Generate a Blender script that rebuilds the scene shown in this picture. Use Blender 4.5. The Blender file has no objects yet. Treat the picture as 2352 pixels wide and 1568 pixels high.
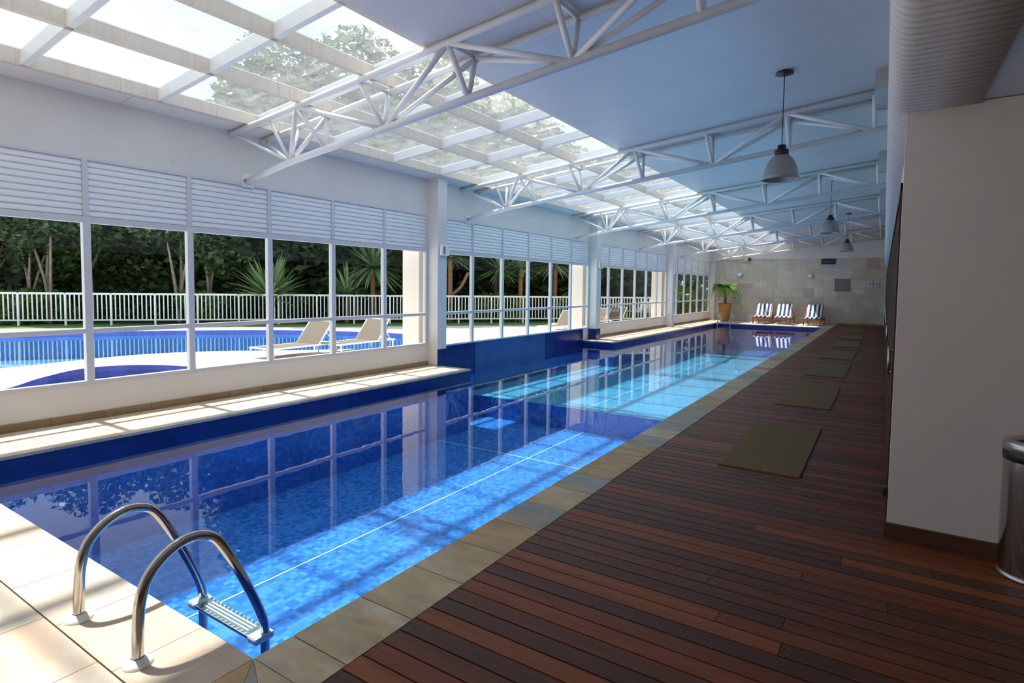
import bpy, bmesh, math, random
from mathutils import Vector, Matrix
random.seed(7)
S = bpy.context.scene
COL = S.collection
PI = math.pi

# ---------------------------------------------------------------- helpers
def link(o, parent=None):
    COL.objects.link(o)
    if parent is not None:
        o.parent = parent
    return o

def tag(o, label=None, cat=None, group=None, kind=None):
    if label: o['label'] = label
    if cat: o['category'] = cat
    if group: o['group'] = group
    if kind: o['kind'] = kind
    return o

def thing(name, label, cat, loc=(0, 0, 0), rz=0.0, group=None, kind=None):
    o = bpy.data.objects.new(name, None)
    o.empty_display_size = 0.1
    o.location = loc; o.rotation_euler = (0, 0, rz)
    link(o); tag(o, label, cat, group, kind)
    return o

def copy_tree(o, parent=None):
    c = o.copy()
    link(c)
    if parent is not None:
        c.parent = parent
    for ch in list(o.children):
        copy_tree(ch, c)
    return c

class MB:
    """collects shapes into one mesh"""
    def __init__(self):
        self.v = []; self.f = []; self.m = []; self.s = []
    def add(self, vs, fs, mi=0, smooth=False):
        b = len(self.v)
        self.v.extend(vs)
        for f in fs:
            self.f.append(tuple(b + i for i in f)); self.m.append(mi); self.s.append(smooth)
    def box(self, x0, x1, y0, y1, z0, z1, mi=0):
        vs = [(x0,y0,z0),(x1,y0,z0),(x1,y1,z0),(x0,y1,z0),(x0,y0,z1),(x1,y0,z1),(x1,y1,z1),(x0,y1,z1)]
        self.add(vs, [(0,3,2,1),(4,5,6,7),(0,1,5,4),(1,2,6,5),(2,3,7,6),(3,0,4,7)], mi)
    def prism(self, p0, p1, w, h, mi=0):
        """bar of width w (horizontal) and height h between two points"""
        a = Vector(p0); b = Vector(p1); d = (b - a).normalized()
        up = Vector((0, 0, 1))
        if abs(d.z) > 0.99: up = Vector((1, 0, 0))
        s = d.cross(up).normalized(); u = s.cross(d).normalized()
        vs = []
        for p in (a, b):
            for i, j in ((-1,-1),(1,-1),(1,1),(-1,1)):
                q = p + s*(i*w/2) + u*(j*h/2); vs.append(tuple(q))
        self.add(vs, [(0,1,2,3),(7,6,5,4),(0,4,5,1),(1,5,6,2),(2,6,7,3),(3,7,4,0)], mi)
    def tube(self, path, r, n=10, mi=0, cap=True):
        P = [Vector(p) for p in path]
        rs = r if isinstance(r, (list, tuple)) else [r]*len(P)
        vs = []; fs = []
        t0 = (P[1]-P[0]).normalized()
        ref = Vector((0,0,1)) if abs(t0.z) < 0.9 else Vector((1,0,0))
        nrm = t0.cross(ref).normalized()
        for i, p in enumerate(P):
            if i == 0: t = P[1]-P[0]
            elif i == len(P)-1: t = P[-1]-P[-2]
            else: t = (P[i+1]-P[i]).normalized() + (P[i]-P[i-1]).normalized()
            t = t.normalized()
            nrm = (nrm - t*nrm.dot(t)).normalized()
            bi = t.cross(nrm)
            for k in range(n):
                a = 2*PI*k/n
                vs.append(tuple(p + (nrm*math.cos(a) + bi*math.sin(a))*rs[i]))
        for i in range(len(P)-1):
            for k in range(n):
                k2 = (k+1) % n
                fs.append((i*n+k, i*n+k2, (i+1)*n+k2, (i+1)*n+k))
        self.add(vs, fs, mi, True)
        if cap:
            b = len(self.v) - len(vs)
            self.f.append(tuple(b + k for k in reversed(range(n)))); self.m.append(mi); self.s.append(False)
            e = b + (len(P)-1)*n
            self.f.append(tuple(e + k for k in range(n))); self.m.append(mi); self.s.append(False)
    def lathe(self, prof, c=(0,0,0), n=32, mi=0, mis=None):
        vs = []; b = len(self.v)
        for r, z in prof:
            for k in range(n):
                a = 2*PI*k/n
                vs.append((c[0]+r*math.cos(a), c[1]+r*math.sin(a), c[2]+z))
        self.v.extend(vs)
        for i in range(len(prof)-1):
            for k in range(n):
                k2 = (k+1) % n
                self.f.append((b+i*n+k, b+i*n+k2, b+(i+1)*n+k2, b+(i+1)*n+k))
                self.m.append(mis[i] if mis else mi); self.s.append(True)
    def build(self, name, mats, parent=None, bevel=0.0, seg=2):
        me = bpy.data.meshes.new(name)
        me.from_pydata([tuple(v) for v in self.v], [], self.f)
        if not isinstance(mats, (list, tuple)): mats = [mats]
        for m in mats: me.materials.append(m)
        me.polygons.foreach_set('material_index', self.m)
        me.polygons.foreach_set('use_smooth', self.s)
        me.update()
        o = bpy.data.objects.new(name, me)
        link(o, parent)
        if bevel > 0:
            b = o.modifiers.new('bevel', 'BEVEL'); b.width = bevel; b.segments = seg
            b.limit_method = 'ANGLE'; b.angle_limit = math.radians(40)
        return o

def boxobj(name, mats, x0, x1, y0, y1, z0, z1, parent=None, bevel=0.0):
    m = MB(); m.box(x0, x1, y0, y1, z0, z1)
    return m.build(name, mats, parent, bevel)

# ---------------------------------------------------------------- materials
class NT:
    def __init__(self, mat):
        self.t = mat.node_tree; self.t.nodes.clear()
        self.out = self.t.nodes.new('ShaderNodeOutputMaterial')
    def n(self, typ, **kw):
        nd = self.t.nodes.new(typ)
        for k, v in kw.items():
            if k.startswith('i_'):
                key = k[2:]
                key = int(key) if key.isdigit() else key.replace('_', ' ')
                nd.inputs[key].default_value = v
            else:
                setattr(nd, k, v)
        return nd
    def l(self, a, b):
        self.t.links.new(a, b)

def newmat(name):
    m = bpy.data.materials.new(name); m.use_nodes = True
    return m, NT(m)

def ramp(nt, stops, interp='LINEAR'):
    r = nt.n('ShaderNodeValToRGB'); r.color_ramp.interpolation = interp
    e = r.color_ramp.elements
    while len(e) < len(stops): e.new(0.5)
    for i, (p, c) in enumerate(stops):
        e[i].position = p; e[i].color = (c[0], c[1], c[2], 1)
    return r

def plain(name, col, rough=0.5, metal=0.0, noise=0.0, nscale=6.0, bump=0.0, bscale=60.0, spec=0.5):
    m, t = newmat(name)
    p = t.n('ShaderNodeBsdfPrincipled', i_Roughness=rough, i_Metallic=metal)
    p.inputs['Specular IOR Level'].default_value = spec
    p.inputs['Base Color'].default_value = (*col, 1)
    tc = t.n('ShaderNodeTexCoord')
    if noise > 0:
        nz = t.n('ShaderNodeTexNoise', i_Scale=nscale, i_Detail=5.0)
        t.l(tc.outputs['Object'], nz.inputs['Vector'])
        r = ramp(t, [(0.3, [c*(1-noise) for c in col]), (0.7, [min(1, c*(1+noise*0.6)) for c in col])])
        t.l(nz.outputs['Fac'], r.inputs['Fac']); t.l(r.outputs['Color'], p.inputs['Base Color'])
    if bump > 0:
        nb = t.n('ShaderNodeTexNoise', i_Scale=bscale, i_Detail=4.0)
        t.l(tc.outputs['Object'], nb.inputs['Vector'])
        b = t.n('ShaderNodeBump', i_Strength=bump, i_Distance=0.02)
        t.l(nb.outputs['Fac'], b.inputs['Height']); t.l(b.outputs['Normal'], p.inputs['Normal'])
    t.l(p.outputs['BSDF'], t.out.inputs['Surface'])
    return m

def island(name, stops, rough=0.6, nscale=(8, 8, 8), namt=0.35, bump=0.15, spec=0.5, alt=None, const=False):
    """each separate stone / board has its own shade, with grain or cleft inside it"""
    m, t = newmat(name)
    p = t.n('ShaderNodeBsdfPrincipled', i_Roughness=rough)
    p.inputs['Specular IOR Level'].default_value = spec
    g = t.n('ShaderNodeNewGeometry')
    r = ramp(t, stops, 'CONSTANT' if const else 'LINEAR')
    t.l(g.outputs['Random Per Island'], r.inputs['Fac'])
    tc = t.n('ShaderNodeTexCoord')
    mp = t.n('ShaderNodeMapping'); mp.inputs['Scale'].default_value = nscale
    t.l(tc.outputs['Object'], mp.inputs['Vector'])
    # shift the grain per island
    add = t.n('ShaderNodeVectorMath', operation='ADD')
    mul = t.n('ShaderNodeMath', operation='MULTIPLY'); mul.inputs[1].default_value = 37.0
    t.l(g.outputs['Random Per Island'], mul.inputs[0])
    t.l(mp.outputs['Vector'], add.inputs[0]); t.l(mul.outputs[0], add.inputs[1])
    nz = t.n('ShaderNodeTexNoise', i_Scale=1.0, i_Detail=7.0, i_Roughness=0.62)
    t.l(add.outputs[0], nz.inputs['Vector'])
    r2 = ramp(t, [(0.28, [1-namt]*3), (0.72, [1+namt*0.55]*3)])
    r2.color_ramp.elements[1].color = (1, 1, 1, 1)
    t.l(nz.outputs['Fac'], r2.inputs['Fac'])
    mx = t.n('ShaderNodeMix', data_type='RGBA', blend_type='MULTIPLY'); mx.inputs['Factor'].default_value = 1.0
    base = r.outputs['Color']
    if alt:
        n2 = t.n('ShaderNodeTexNoise', i_Scale=0.45, i_Detail=4.0, i_Roughness=0.6, i_Distortion=0.8); t.l(add.outputs[0], n2.inputs['Vector'])
        r3 = ramp(t, [(0.46, (0, 0, 0)), (0.66, (0.85, 0.85, 0.85))]); t.l(n2.outputs['Fac'], r3.inputs['Fac'])
        m2 = t.n('ShaderNodeMix', data_type='RGBA'); t.l(r3.outputs['Color'], m2.inputs['Factor'])
        t.l(base, m2.inputs[6]); m2.inputs[7].default_value = (*alt, 1); base = m2.outputs[2]
    t.l(base, mx.inputs[6]); t.l(r2.outputs['Color'], mx.inputs[7])
    t.l(mx.outputs[2], p.inputs['Base Color'])
    if bump:
        b = t.n('ShaderNodeBump', i_Strength=bump, i_Distance=0.01)
        t.l(nz.outputs['Fac'], b.inputs['Height']); t.l(b.outputs['Normal'], p.inputs['Normal'])
    t.l(p.outputs['BSDF'], t.out.inputs['Surface'])
    return m

def tiles(name, axes, c1, c2, mortar, size=0.05, rough=0.2, msize=0.02, blotch=0.25):
    m, t = newmat(name)
    p = t.n('ShaderNodeBsdfPrincipled', i_Roughness=rough)
    tc = t.n('ShaderNodeTexCoord')
    sep = t.n('ShaderNodeSeparateXYZ'); t.l(tc.outputs['Object'], sep.inputs[0])
    cmb = t.n('ShaderNodeCombineXYZ')
    t.l(sep.outputs[axes[0]], cmb.inputs[0]); t.l(sep.outputs[axes[1]], cmb.inputs[1])
    br = t.n('ShaderNodeTexBrick', offset=0.0, squash=1.0)
    br.inputs['Color1'].default_value = (*c1, 1); br.inputs['Color2'].default_value = (*c2, 1)
    br.inputs['Mortar'].default_value = (*mortar, 1)
    br.inputs['Scale'].default_value = 1.0
    br.inputs['Mortar Size'].default_value = size*msize*2
    br.inputs['Mortar Smooth'].default_value = 0.1
    br.inputs['Bias'].default_value = 0.0
    br.inputs['Brick Width'].default_value = size; br.inputs['Row Height'].default_value = size
    t.l(cmb.outputs[0], br.inputs['Vector'])
    nz = t.n('ShaderNodeTexNoise', i_Scale=1.6, i_Detail=3.0); t.l(cmb.outputs[0], nz.inputs['Vector'])
    r2 = ramp(t, [(0.3, [1-blotch]*3), (0.7, [1]*3)])
    t.l(nz.outputs['Fac'], r2.inputs['Fac'])
    mx = t.n('ShaderNodeMix', data_type='RGBA', blend_type='MULTIPLY'); mx.inputs['Factor'].default_value = 1.0
    t.l(br.outputs['Color'], mx.inputs[6]); t.l(r2.outputs['Color'], mx.inputs[7])
    t.l(mx.outputs[2], p.inputs['Base Color'])
    t.l(p.outputs['BSDF'], t.out.inputs['Surface'])
    return m

def schlick(t, f0, normal=None):
    g = t.n('ShaderNodeNewGeometry')
    d = t.n('ShaderNodeVectorMath', operation='DOT_PRODUCT')
    t.l(g.outputs['Incoming'], d.inputs[0])
    t.l(normal if normal else g.outputs['Normal'], d.inputs[1])
    a = t.n('ShaderNodeMath', operation='ABSOLUTE'); t.l(d.outputs['Value'], a.inputs[0])
    s = t.n('ShaderNodeMath', operation='SUBTRACT', use_clamp=True); s.inputs[0].default_value = 1.0
    t.l(a.outputs[0], s.inputs[1])
    pw = t.n('ShaderNodeMath', operation='POWER'); pw.inputs[1].default_value = 5.0
    t.l(s.outputs[0], pw.inputs[0])
    ma = t.n('ShaderNodeMath', operation='MULTIPLY_ADD', use_clamp=True)
    ma.inputs[1].default_value = 1-f0; ma.inputs[2].default_value = f0
    t.l(pw.outputs[0], ma.inputs[0])
    return ma.outputs[0]

def glass_mat(name, tint, f0=0.04, dirt=0.0, dirtcol=(0.8, 0.8, 0.78), dscale=3.0, stretch=(1, 1, 1)):
    """thin sheet: see-through, with a Fresnel mirror and a film of dirt"""
    m, t = newmat(name)
    tr = t.n('ShaderNodeBsdfTransparent'); tr.inputs['Color'].default_value = (*tint, 1)
    gl = t.n('ShaderNodeBsdfGlossy', i_Roughness=0.0)
    mx = t.n('ShaderNodeMixShader')
    t.l(schlick(t, f0), mx.inputs[0])
    base = tr.outputs[0]
    if dirt > 0:
        tc = t.n('ShaderNodeTexCoord')
        mp = t.n('ShaderNodeMapping'); mp.inputs['Scale'].default_value = stretch
        t.l(tc.outputs['Object'], mp.inputs['Vector'])
        nz = t.n('ShaderNodeTexNoise', i_Scale=dscale, i_Detail=8.0, i_Roughness=0.7); t.l(mp.outputs[0], nz.inputs['Vector'])
        r = ramp(t, [(0.3, [dirt*0.55]*3), (0.75, [min(1, dirt*1.6)]*3)])
        t.l(nz.outputs['Fac'], r.inputs['Fac'])
        tl = t.n('ShaderNodeBsdfTranslucent'); tl.inputs['Color'].default_value = (*dirtcol, 1)
        m2 = t.n('ShaderNodeMixShader')
        # a film of dirt looks denser the more slantwise it is crossed
        g = t.n('ShaderNodeNewGeometry'); d = t.n('ShaderNodeVectorMath', operation='DOT_PRODUCT')
        t.l(g.outputs['Incoming'], d.inputs[0]); t.l(g.outputs['Normal'], d.inputs[1])
        a = t.n('ShaderNodeMath', operation='ABSOLUTE'); t.l(d.outputs['Value'], a.inputs[0])
        a2 = t.n('ShaderNodeMath', operation='ADD'); a2.inputs[1].default_value = 0.06; t.l(a.outputs[0], a2.inputs[0])
        a3 = t.n('ShaderNodeMath', operation='DIVIDE'); a3.inputs[0].default_value = 0.40; t.l(a2.outputs[0], a3.inputs[1])
        a4 = t.n('ShaderNodeMath', operation='MULTIPLY'); t.l(a3.outputs[0], a4.inputs[0]); t.l(r.outputs['Color'], a4.inputs[1])
        a5 = t.n('ShaderNodeMath', operation='MINIMUM'); a5.inputs[1].default_value = 0.8; t.l(a4.outputs[0], a5.inputs[0])
        t.l(a5.outputs[0], m2.inputs[0]); t.l(tr.outputs[0], m2.inputs[1]); t.l(tl.outputs[0], m2.inputs[2])
        base = m2.outputs[0]
    t.l(base, mx.inputs[1]); t.l(gl.outputs[0], mx.inputs[2])
    t.l(mx.outputs[0], t.out.inputs['Surface'])
    return m

def water_mat(name, tint, scale=2.2, strength=0.05):
    m, t = newmat(name)
    tc = t.n('ShaderNodeTexCoord')
    mp = t.n('ShaderNodeMapping'); mp.inputs['Scale'].default_value = (1.0, 1.6, 1.0)
    t.l(tc.outputs['Object'], mp.inputs['Vector'])
    nz = t.n('ShaderNodeTexNoise', i_Scale=scale, i_Detail=2.0, i_Roughness=0.45); t.l(mp.outputs[0], nz.inputs['Vector'])
    b = t.n('ShaderNodeBump', i_Strength=strength, i_Distance=0.05)
    t.l(nz.outputs['Fac'], b.inputs['Height'])
    tr = t.n('ShaderNodeBsdfTransparent'); tr.inputs['Color'].default_value = (*tint, 1)
    gl = t.n('ShaderNodeBsdfGlossy', i_Roughness=0.0); t.l(b.outputs['Normal'], gl.inputs['Normal'])
    mx = t.n('ShaderNodeMixShader')
    t.l(schlick(t, 0.03), mx.inputs[0])
    t.l(tr.outputs[0], mx.inputs[1]); t.l(gl.outputs[0], mx.inputs[2])
    t.l(mx.outputs[0], t.out.inputs['Surface'])
    return m

def leaf_mat(name, c1, c2, trans=0.35, rough=0.45):
    m, t = newmat(name)
    g = t.n('ShaderNodeNewGeometry')
    r = ramp(t, [(0.0, c1), (1.0, c2)])
    t.l(g.outputs['Random Per Island'], r.inputs['Fac'])
    p = t.n('ShaderNodeBsdfPrincipled', i_Roughness=rough)
    t.l(r.outputs['Color'], p.inputs['Base Color'])
    tl = t.n('ShaderNodeBsdfTranslucent'); t.l(r.outputs['Color'], tl.inputs['Color'])
    mx = t.n('ShaderNodeMixShader'); mx.inputs[0].default_value = trans
    t.l(p.outputs[0], mx.inputs[1]); t.l(tl.outputs[0], mx.inputs[2])
    t.l(mx.outputs[0], t.out.inputs['Surface'])
    return m

M = {}
M['wall'] = plain('white_plaster', (0.74, 0.71, 0.665), 0.7, noise=0.05, nscale=1.3, bump=0.03, bscale=90)
M['partition'] = plain('cream_plaster', (0.74, 0.695, 0.67), 0.7, noise=0.03, nscale=1.5)
M['cream'] = plain('cream_outdoor_plaster', (0.85, 0.75, 0.64), 0.8)
M['metal'] = plain('white_painted_metal', (0.84, 0.84, 0.83), 0.38, noise=0.04, nscale=5)
M['alu'] = plain('white_aluminium', (0.64, 0.645, 0.66), 0.35)
M['louvre'] = plain('louvre_aluminium', (0.80, 0.81, 0.805), 0.4)
M['steel'] = plain('stainless_steel', (0.50, 0.48, 0.455), 0.14, metal=1.0)
M['steel_dull'] = plain('brushed_steel', (0.60, 0.58, 0.56), 0.28, metal=1.0)
M['plastic'] = plain('white_plastic', (0.85, 0.87, 0.87), 0.35)
M['black'] = plain('black_plastic', (0.015, 0.015, 0.017), 0.4)
M['mat'] = plain('olive_foam', (0.185, 0.118, 0.044), 0.9, noise=0.15, nscale=25, bump=0.2, bscale=200)
M['matedge'] = plain('dark_foam_edge', (0.05, 0.035, 0.02), 0.9)
M['doorwood'] = plain('dark_brown_wood', (0.085, 0.045, 0.031), 0.75, noise=0.3, nscale=9, spec=0.12)
M['baseboard'] = plain('dark_red_wood_skirting', (0.11, 0.04, 0.024), 0.45, noise=0.2, nscale=7)
M['furn'] = plain('reddish_teak', (0.30, 0.11, 0.045), 0.5, noise=0.25, nscale=12)
M['lampgrey'] = plain('grey_lamp_shade', (0.33, 0.32, 0.31), 0.4, metal=0.25)
M['pot'] = plain('ochre_terracotta', (0.40, 0.205, 0.06), 0.7, noise=0.2, nscale=5)
M['soil'] = plain('soil', (0.04, 0.025, 0.018), 0.95, noise=0.3, nscale=30)
M['trunk'] = plain('tree_bark', (0.20, 0.155, 0.11), 0.9, noise=0.35, nscale=7, bump=0.4, bscale=20)
M['paletrunk'] = plain('pale_smooth_bark', (0.36, 0.27, 0.19), 0.8, noise=0.3, nscale=6)
M['palmtrunk'] = plain('orange_brown_trunk', (0.30, 0.155, 0.07), 0.9, noise=0.35, nscale=12, bump=0.4, bscale=25)
M['tan'] = plain('tan_sling_fabric', (0.17, 0.137, 0.10), 0.8, noise=0.06, nscale=40)
M['terrace'] = plain('pale_terrace_stone', (0.82, 0.78, 0.70), 0.75, noise=0.06, nscale=2)
M['grass'] = plain('lawn_grass', (0.14, 0.26, 0.05), 0.95, noise=0.4, nscale=9, bump=0.5, bscale=60)
M['fence'] = plain('white_fence_paint', (0.86, 0.85, 0.82), 0.5)
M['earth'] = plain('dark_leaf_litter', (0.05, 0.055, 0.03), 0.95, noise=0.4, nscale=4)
M['box'] = plain('grey_plaster_box', (0.46, 0.45, 0.44), 0.7)
M['roofside'] = plain('roof_sheet', (0.6, 0.6, 0.6), 0.7)
M['grout'] = plain('dark_joint', (0.20, 0.165, 0.12), 0.9)
M['under'] = plain('deck_underside', (0.012, 0.008, 0.006), 0.95)
M['screw'] = plain('screw_heads', (0.20, 0.17, 0.155), 0.5, metal=0.5)
M['signblue'] = plain('dark_navy_sign', (0.012, 0.016, 0.05), 0.35)
M['signtext'] = plain('pale_blue_lettering', (0.16, 0.19, 0.36), 0.5)
M['vent'] = plain('grey_vent_metal', (0.24, 0.23, 0.20), 0.5)
M['switch'] = plain('pale_switch_plate', (0.66, 0.66, 0.66), 0.4)
M['sunline'] = plain('pale_cyan_sunline_seam', (0.62, 0.92, 0.95), 0.4)  # colour of the painted sunlight strip and the cross seam in the pool
M['floodyellow'] = plain('yellowed_plastic', (0.55, 0.50, 0.28), 0.5)
M['lens'] = plain('frosted_lens', (0.9, 0.9, 0.88), 0.3)
M['stain'] = plain('plaster_patch', (0.66, 0.655, 0.64), 0.8)

M['deck'] = island('hardwood_deck', [(0.0, (0.112, 0.046, 0.024)), (0.3, (0.16, 0.056, 0.026)), (0.55, (0.21, 0.062, 0.024)), (0.8, (0.28, 0.074, 0.023)), (1.0, (0.37, 0.110, 0.030))],
                   rough=0.5, nscale=(1.2, 26, 10), namt=0.45, bump=0.12, spec=0.22)
M['coping'] = island('quartzite_coping', [(0.0, (0.50, 0.48, 0.38)), (0.14, (0.64, 0.43, 0.20)), (0.30, (0.42, 0.45, 0.40)), (0.46, (0.76, 0.64, 0.44)), (0.60, (0.54, 0.27, 0.15)), (0.74, (0.36, 0.41, 0.42)), (0.86, (0.70, 0.55, 0.32))],
                     rough=0.62, nscale=(3, 7, 5), namt=0.42, bump=0.3, alt=(0.60, 0.40, 0.19), const=True)
M['ledge'] = island('pale_quartzite', [(0.0, (0.66, 0.58, 0.47)), (0.35, (0.70, 0.59, 0.46)), (0.7, (0.70, 0.53, 0.39)), (1.0, (0.60, 0.56, 0.49))],
                    rough=0.65, nscale=(3, 5, 5), namt=0.26, bump=0.15, alt=(0.70, 0.49, 0.33))
M['skirtstone'] = island('brown_quartzite', [(0.0, (0.33, 0.24, 0.13)), (0.5, (0.42, 0.31, 0.17)), (1.0, (0.36, 0.22, 0.12))], rough=0.7, nscale=(5, 5, 9), namt=0.35)
M['stonewall'] = island('stone_cladding', [(0.0, (0.60, 0.57, 0.47)), (0.25, (0.72, 0.69, 0.61)), (0.5, (0.66, 0.60, 0.48)), (0.7, (0.76, 0.72, 0.63)), (0.82, (0.68, 0.55, 0.39)), (0.92, (0.60, 0.62, 0.62)), (0.97, (0.48, 0.46, 0.42)), (1.0, (0.66, 0.45, 0.27))],
                        rough=0.7, nscale=(4, 4, 4), namt=0.22, bump=0.2)

M['navy_x'] = tiles('navy_tiles_side', (1, 2), (0.005, 0.016, 0.165), (0.008, 0.026, 0.215), (0.02, 0.03, 0.13), 0.10)
M['navy_y'] = tiles('navy_tiles_end', (0, 2), (0.005, 0.016, 0.165), (0.008, 0.026, 0.215), (0.02, 0.03, 0.13), 0.10)
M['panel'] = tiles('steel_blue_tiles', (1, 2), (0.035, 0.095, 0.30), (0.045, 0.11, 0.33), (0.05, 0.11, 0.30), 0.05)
M['bottom'] = tiles('blue_tiles_floor', (0, 1), (0.02, 0.17, 0.60), (0.11, 0.37, 0.92), (0.05, 0.22, 0.64), 0.05, blotch=0.15)
M['shallow'] = tiles('turquoise_tiles_floor', (0, 1), (0.11, 0.49, 0.82), (0.17, 0.58, 0.90), (0.16, 0.50, 0.80), 0.055, blotch=0.2)
M['outbottom'] = tiles('light_blue_pool_floor', (0, 1), (0.24, 0.54, 1.0), (0.32, 0.62, 1.0), (0.26, 0.55, 0.98), 0.2)
M['under_x'] = tiles('blue_tiles_side', (1, 2), (0.02, 0.16, 0.62), (0.04, 0.24, 0.75), (0.04, 0.2, 0.6), 0.055)
M['under_y'] = tiles('blue_tiles_end', (0, 2), (0.02, 0.16, 0.62), (0.04, 0.24, 0.75), (0.04, 0.2, 0.6), 0.055)
M['spabottom'] = tiles('navy_pool_floor', (0, 1), (0.13, 0.15, 0.47), (0.16, 0.18, 0.53), (0.16, 0.18, 0.48), 0.08)

M['glass'] = glass_mat('window_glass', (0.93, 0.95, 0.94), 0.045)
M['skyglass'] = glass_mat('dirty_skylight_glass', (0.90, 0.94, 0.95), 0.05, dirt=0.15, dirtcol=(0.86, 0.88, 0.87), dscale=5.0, stretch=(1.0, 0.8, 1))
M['water'] = water_mat('pool_water', (0.80, 0.94, 0.985), 1.7, 0.022)
M['outwater'] = water_mat('outdoor_pool_water', (0.85, 0.96, 1.0), 3.0, 0.03)
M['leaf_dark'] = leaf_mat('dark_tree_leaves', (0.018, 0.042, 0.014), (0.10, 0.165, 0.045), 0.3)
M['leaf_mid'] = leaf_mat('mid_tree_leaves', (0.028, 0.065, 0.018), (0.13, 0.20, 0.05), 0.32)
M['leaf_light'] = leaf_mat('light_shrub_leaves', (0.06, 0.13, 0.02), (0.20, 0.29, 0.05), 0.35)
M['yucca'] = leaf_mat('sword_leaves', (0.16, 0.27, 0.09), (0.36, 0.48, 0.22), 0.3)
M['frond'] = leaf_mat('indoor_palm_leaves', (0.09, 0.22, 0.02), (0.27, 0.42, 0.04), 0.35)
M['flower'] = leaf_mat('pink_blossom', (0.45, 0.16, 0.33), (0.6, 0.3, 0.5), 0.3)

# roof panel: white sheet with fine ribs running across the hall
def ceiling_mat():
    m, t = newmat('ribbed_roof_panel')
    p = t.n('ShaderNodeBsdfPrincipled', i_Roughness=0.35)
    tc = t.n('ShaderNodeTexCoord')
    sep = t.n('ShaderNodeSeparateXYZ'); t.l(tc.outputs['Object'], sep.inputs[0])
    w = t.n('ShaderNodeMath', operation='MULTIPLY'); w.inputs[1].default_value = 2*PI/0.085
    t.l(sep.outputs[1], w.inputs[0])
    sn = t.n('ShaderNodeMath', operation='SINE'); t.l(w.outputs[0], sn.inputs[0])
    mr = t.n('ShaderNodeMapRange'); mr.inputs[1].default_value = -1; mr.inputs[2].default_value = -0.7
    t.l(sn.outputs[0], mr.inputs[0])
    b = t.n('ShaderNodeBump', i_Strength=0.25, i_Distance=0.006); t.l(mr.outputs[0], b.inputs['Height'])
    t.l(b.outputs['Normal'], p.inputs['Normal'])
    nz = t.n('ShaderNodeTexNoise', i_Scale=0.8, i_Detail=4.0); t.l(tc.outputs['Object'], nz.inputs['Vector'])
    r = ramp(t, [(0.3, (0.61, 0.585, 0.585)), (0.7, (0.67, 0.645, 0.645))]); t.l(nz.outputs['Fac'], r.inputs['Fac'])
    t.l(r.outputs['Color'], p.inputs['Base Color'])
    t.l(p.outputs[0], t.out.inputs['Surface'])
    return m
M['ceiling'] = ceiling_mat()
M['bulk'] = plain('corrugated_sheet', (0.70, 0.69, 0.69), 0.45)

# skylight bars: white paint, tan water stains running down the long faces
def stained():
    m, t = newmat('rust_stained_white_paint')
    p = t.n('ShaderNodeBsdfPrincipled', i_Roughness=0.55)
    tc = t.n('ShaderNodeTexCoord'); mp = t.n('ShaderNodeMapping'); mp.inputs['Scale'].default_value = (1, 22, 0.6)
    t.l(tc.outputs['Object'], mp.inputs['Vector'])
    nz = t.n('ShaderNodeTexNoise', i_Scale=1.0, i_Detail=6.0, i_Roughness=0.7); t.l(mp.outputs[0], nz.inputs['Vector'])
    r = ramp(t, [(0.30, (0.62, 0.47, 0.31)), (0.42, (0.80, 0.67, 0.53)), (0.75, (0.86, 0.76, 0.64))])
    t.l(nz.outputs['Fac'], r.inputs['Fac']); t.l(r.outputs['Color'], p.inputs['Base Color'])
    t.l(p.outputs[0], t.out.inputs['Surface'])
    return m
M['stained'] = stained()

def stripes(name, n, c1, c2, width):
    m, t = newmat(name)
    p = t.n('ShaderNodeBsdfPrincipled', i_Roughness=0.85)
    tc = t.n('ShaderNodeTexCoord'); sep = t.n('ShaderNodeSeparateXYZ'); t.l(tc.outputs['Object'], sep.inputs[0])
    a = t.n('ShaderNodeMath', operation='MULTIPLY_ADD'); a.inputs[1].default_value = n/width; a.inputs[2].default_value = n/2 + 100.0
    t.l(sep.outputs[0], a.inputs[0])
    f = t.n('ShaderNodeMath', operation='MODULO'); f.inputs[1].default_value = 2.0; t.l(a.outputs[0], f.inputs[0])
    g = t.n('ShaderNodeMath', operation='GREATER_THAN'); g.inputs[1].default_value = 1.0; t.l(f.outputs[0], g.inputs[0])
    mx = t.n('ShaderNodeMix', data_type='RGBA'); mx.inputs[6].default_value = (*c1, 1); mx.inputs[7].default_value = (*c2, 1)
    t.l(g.outputs[0], mx.inputs['Factor']); t.l(mx.outputs[2], p.inputs['Base Color'])
    t.l(p.outputs[0], t.out.inputs['Surface'])
    return m
M['stripe'] = stripes('navy_white_striped_cloth', 7, (0.82, 0.84, 0.86), (0.02, 0.05, 0.13), 0.62)

# ---------------------------------------------------------------- dimensions
XW = -7.45                     # inner face of the window wall
LED = -6.45                    # pool edge on the window side
PR = -2.13                     # pool edge on the deck side
DK = -1.775                    # deck edge
PY0, PY1 = 1.345, 27.35        # pool ends
RY0, RY1 = 8.55, 15.35         # recess where the pool reaches the window wall
YB, YF = -6.0, 30.2            # hall ends
WZ = -0.135                    # water
SL = 0.103                     # roof slope
def rz(x): return 3.60 + SL*(x - XW)
XS = -3.95                     # where the skylight meets the solid roof
COLS = [(1.33, 1.63), (8.46, 8.73), (15.72, 16.03), (23.05, 23.37), (29.93, YF)]
BAYS = [(-5.9, 1.31), (1.65, 8.44), (8.75, 15.70), (16.05, 23.03), (23.39, 29.91)]

def struct(o, label, cat):
    return tag(o, label, cat, kind='structure')

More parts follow.
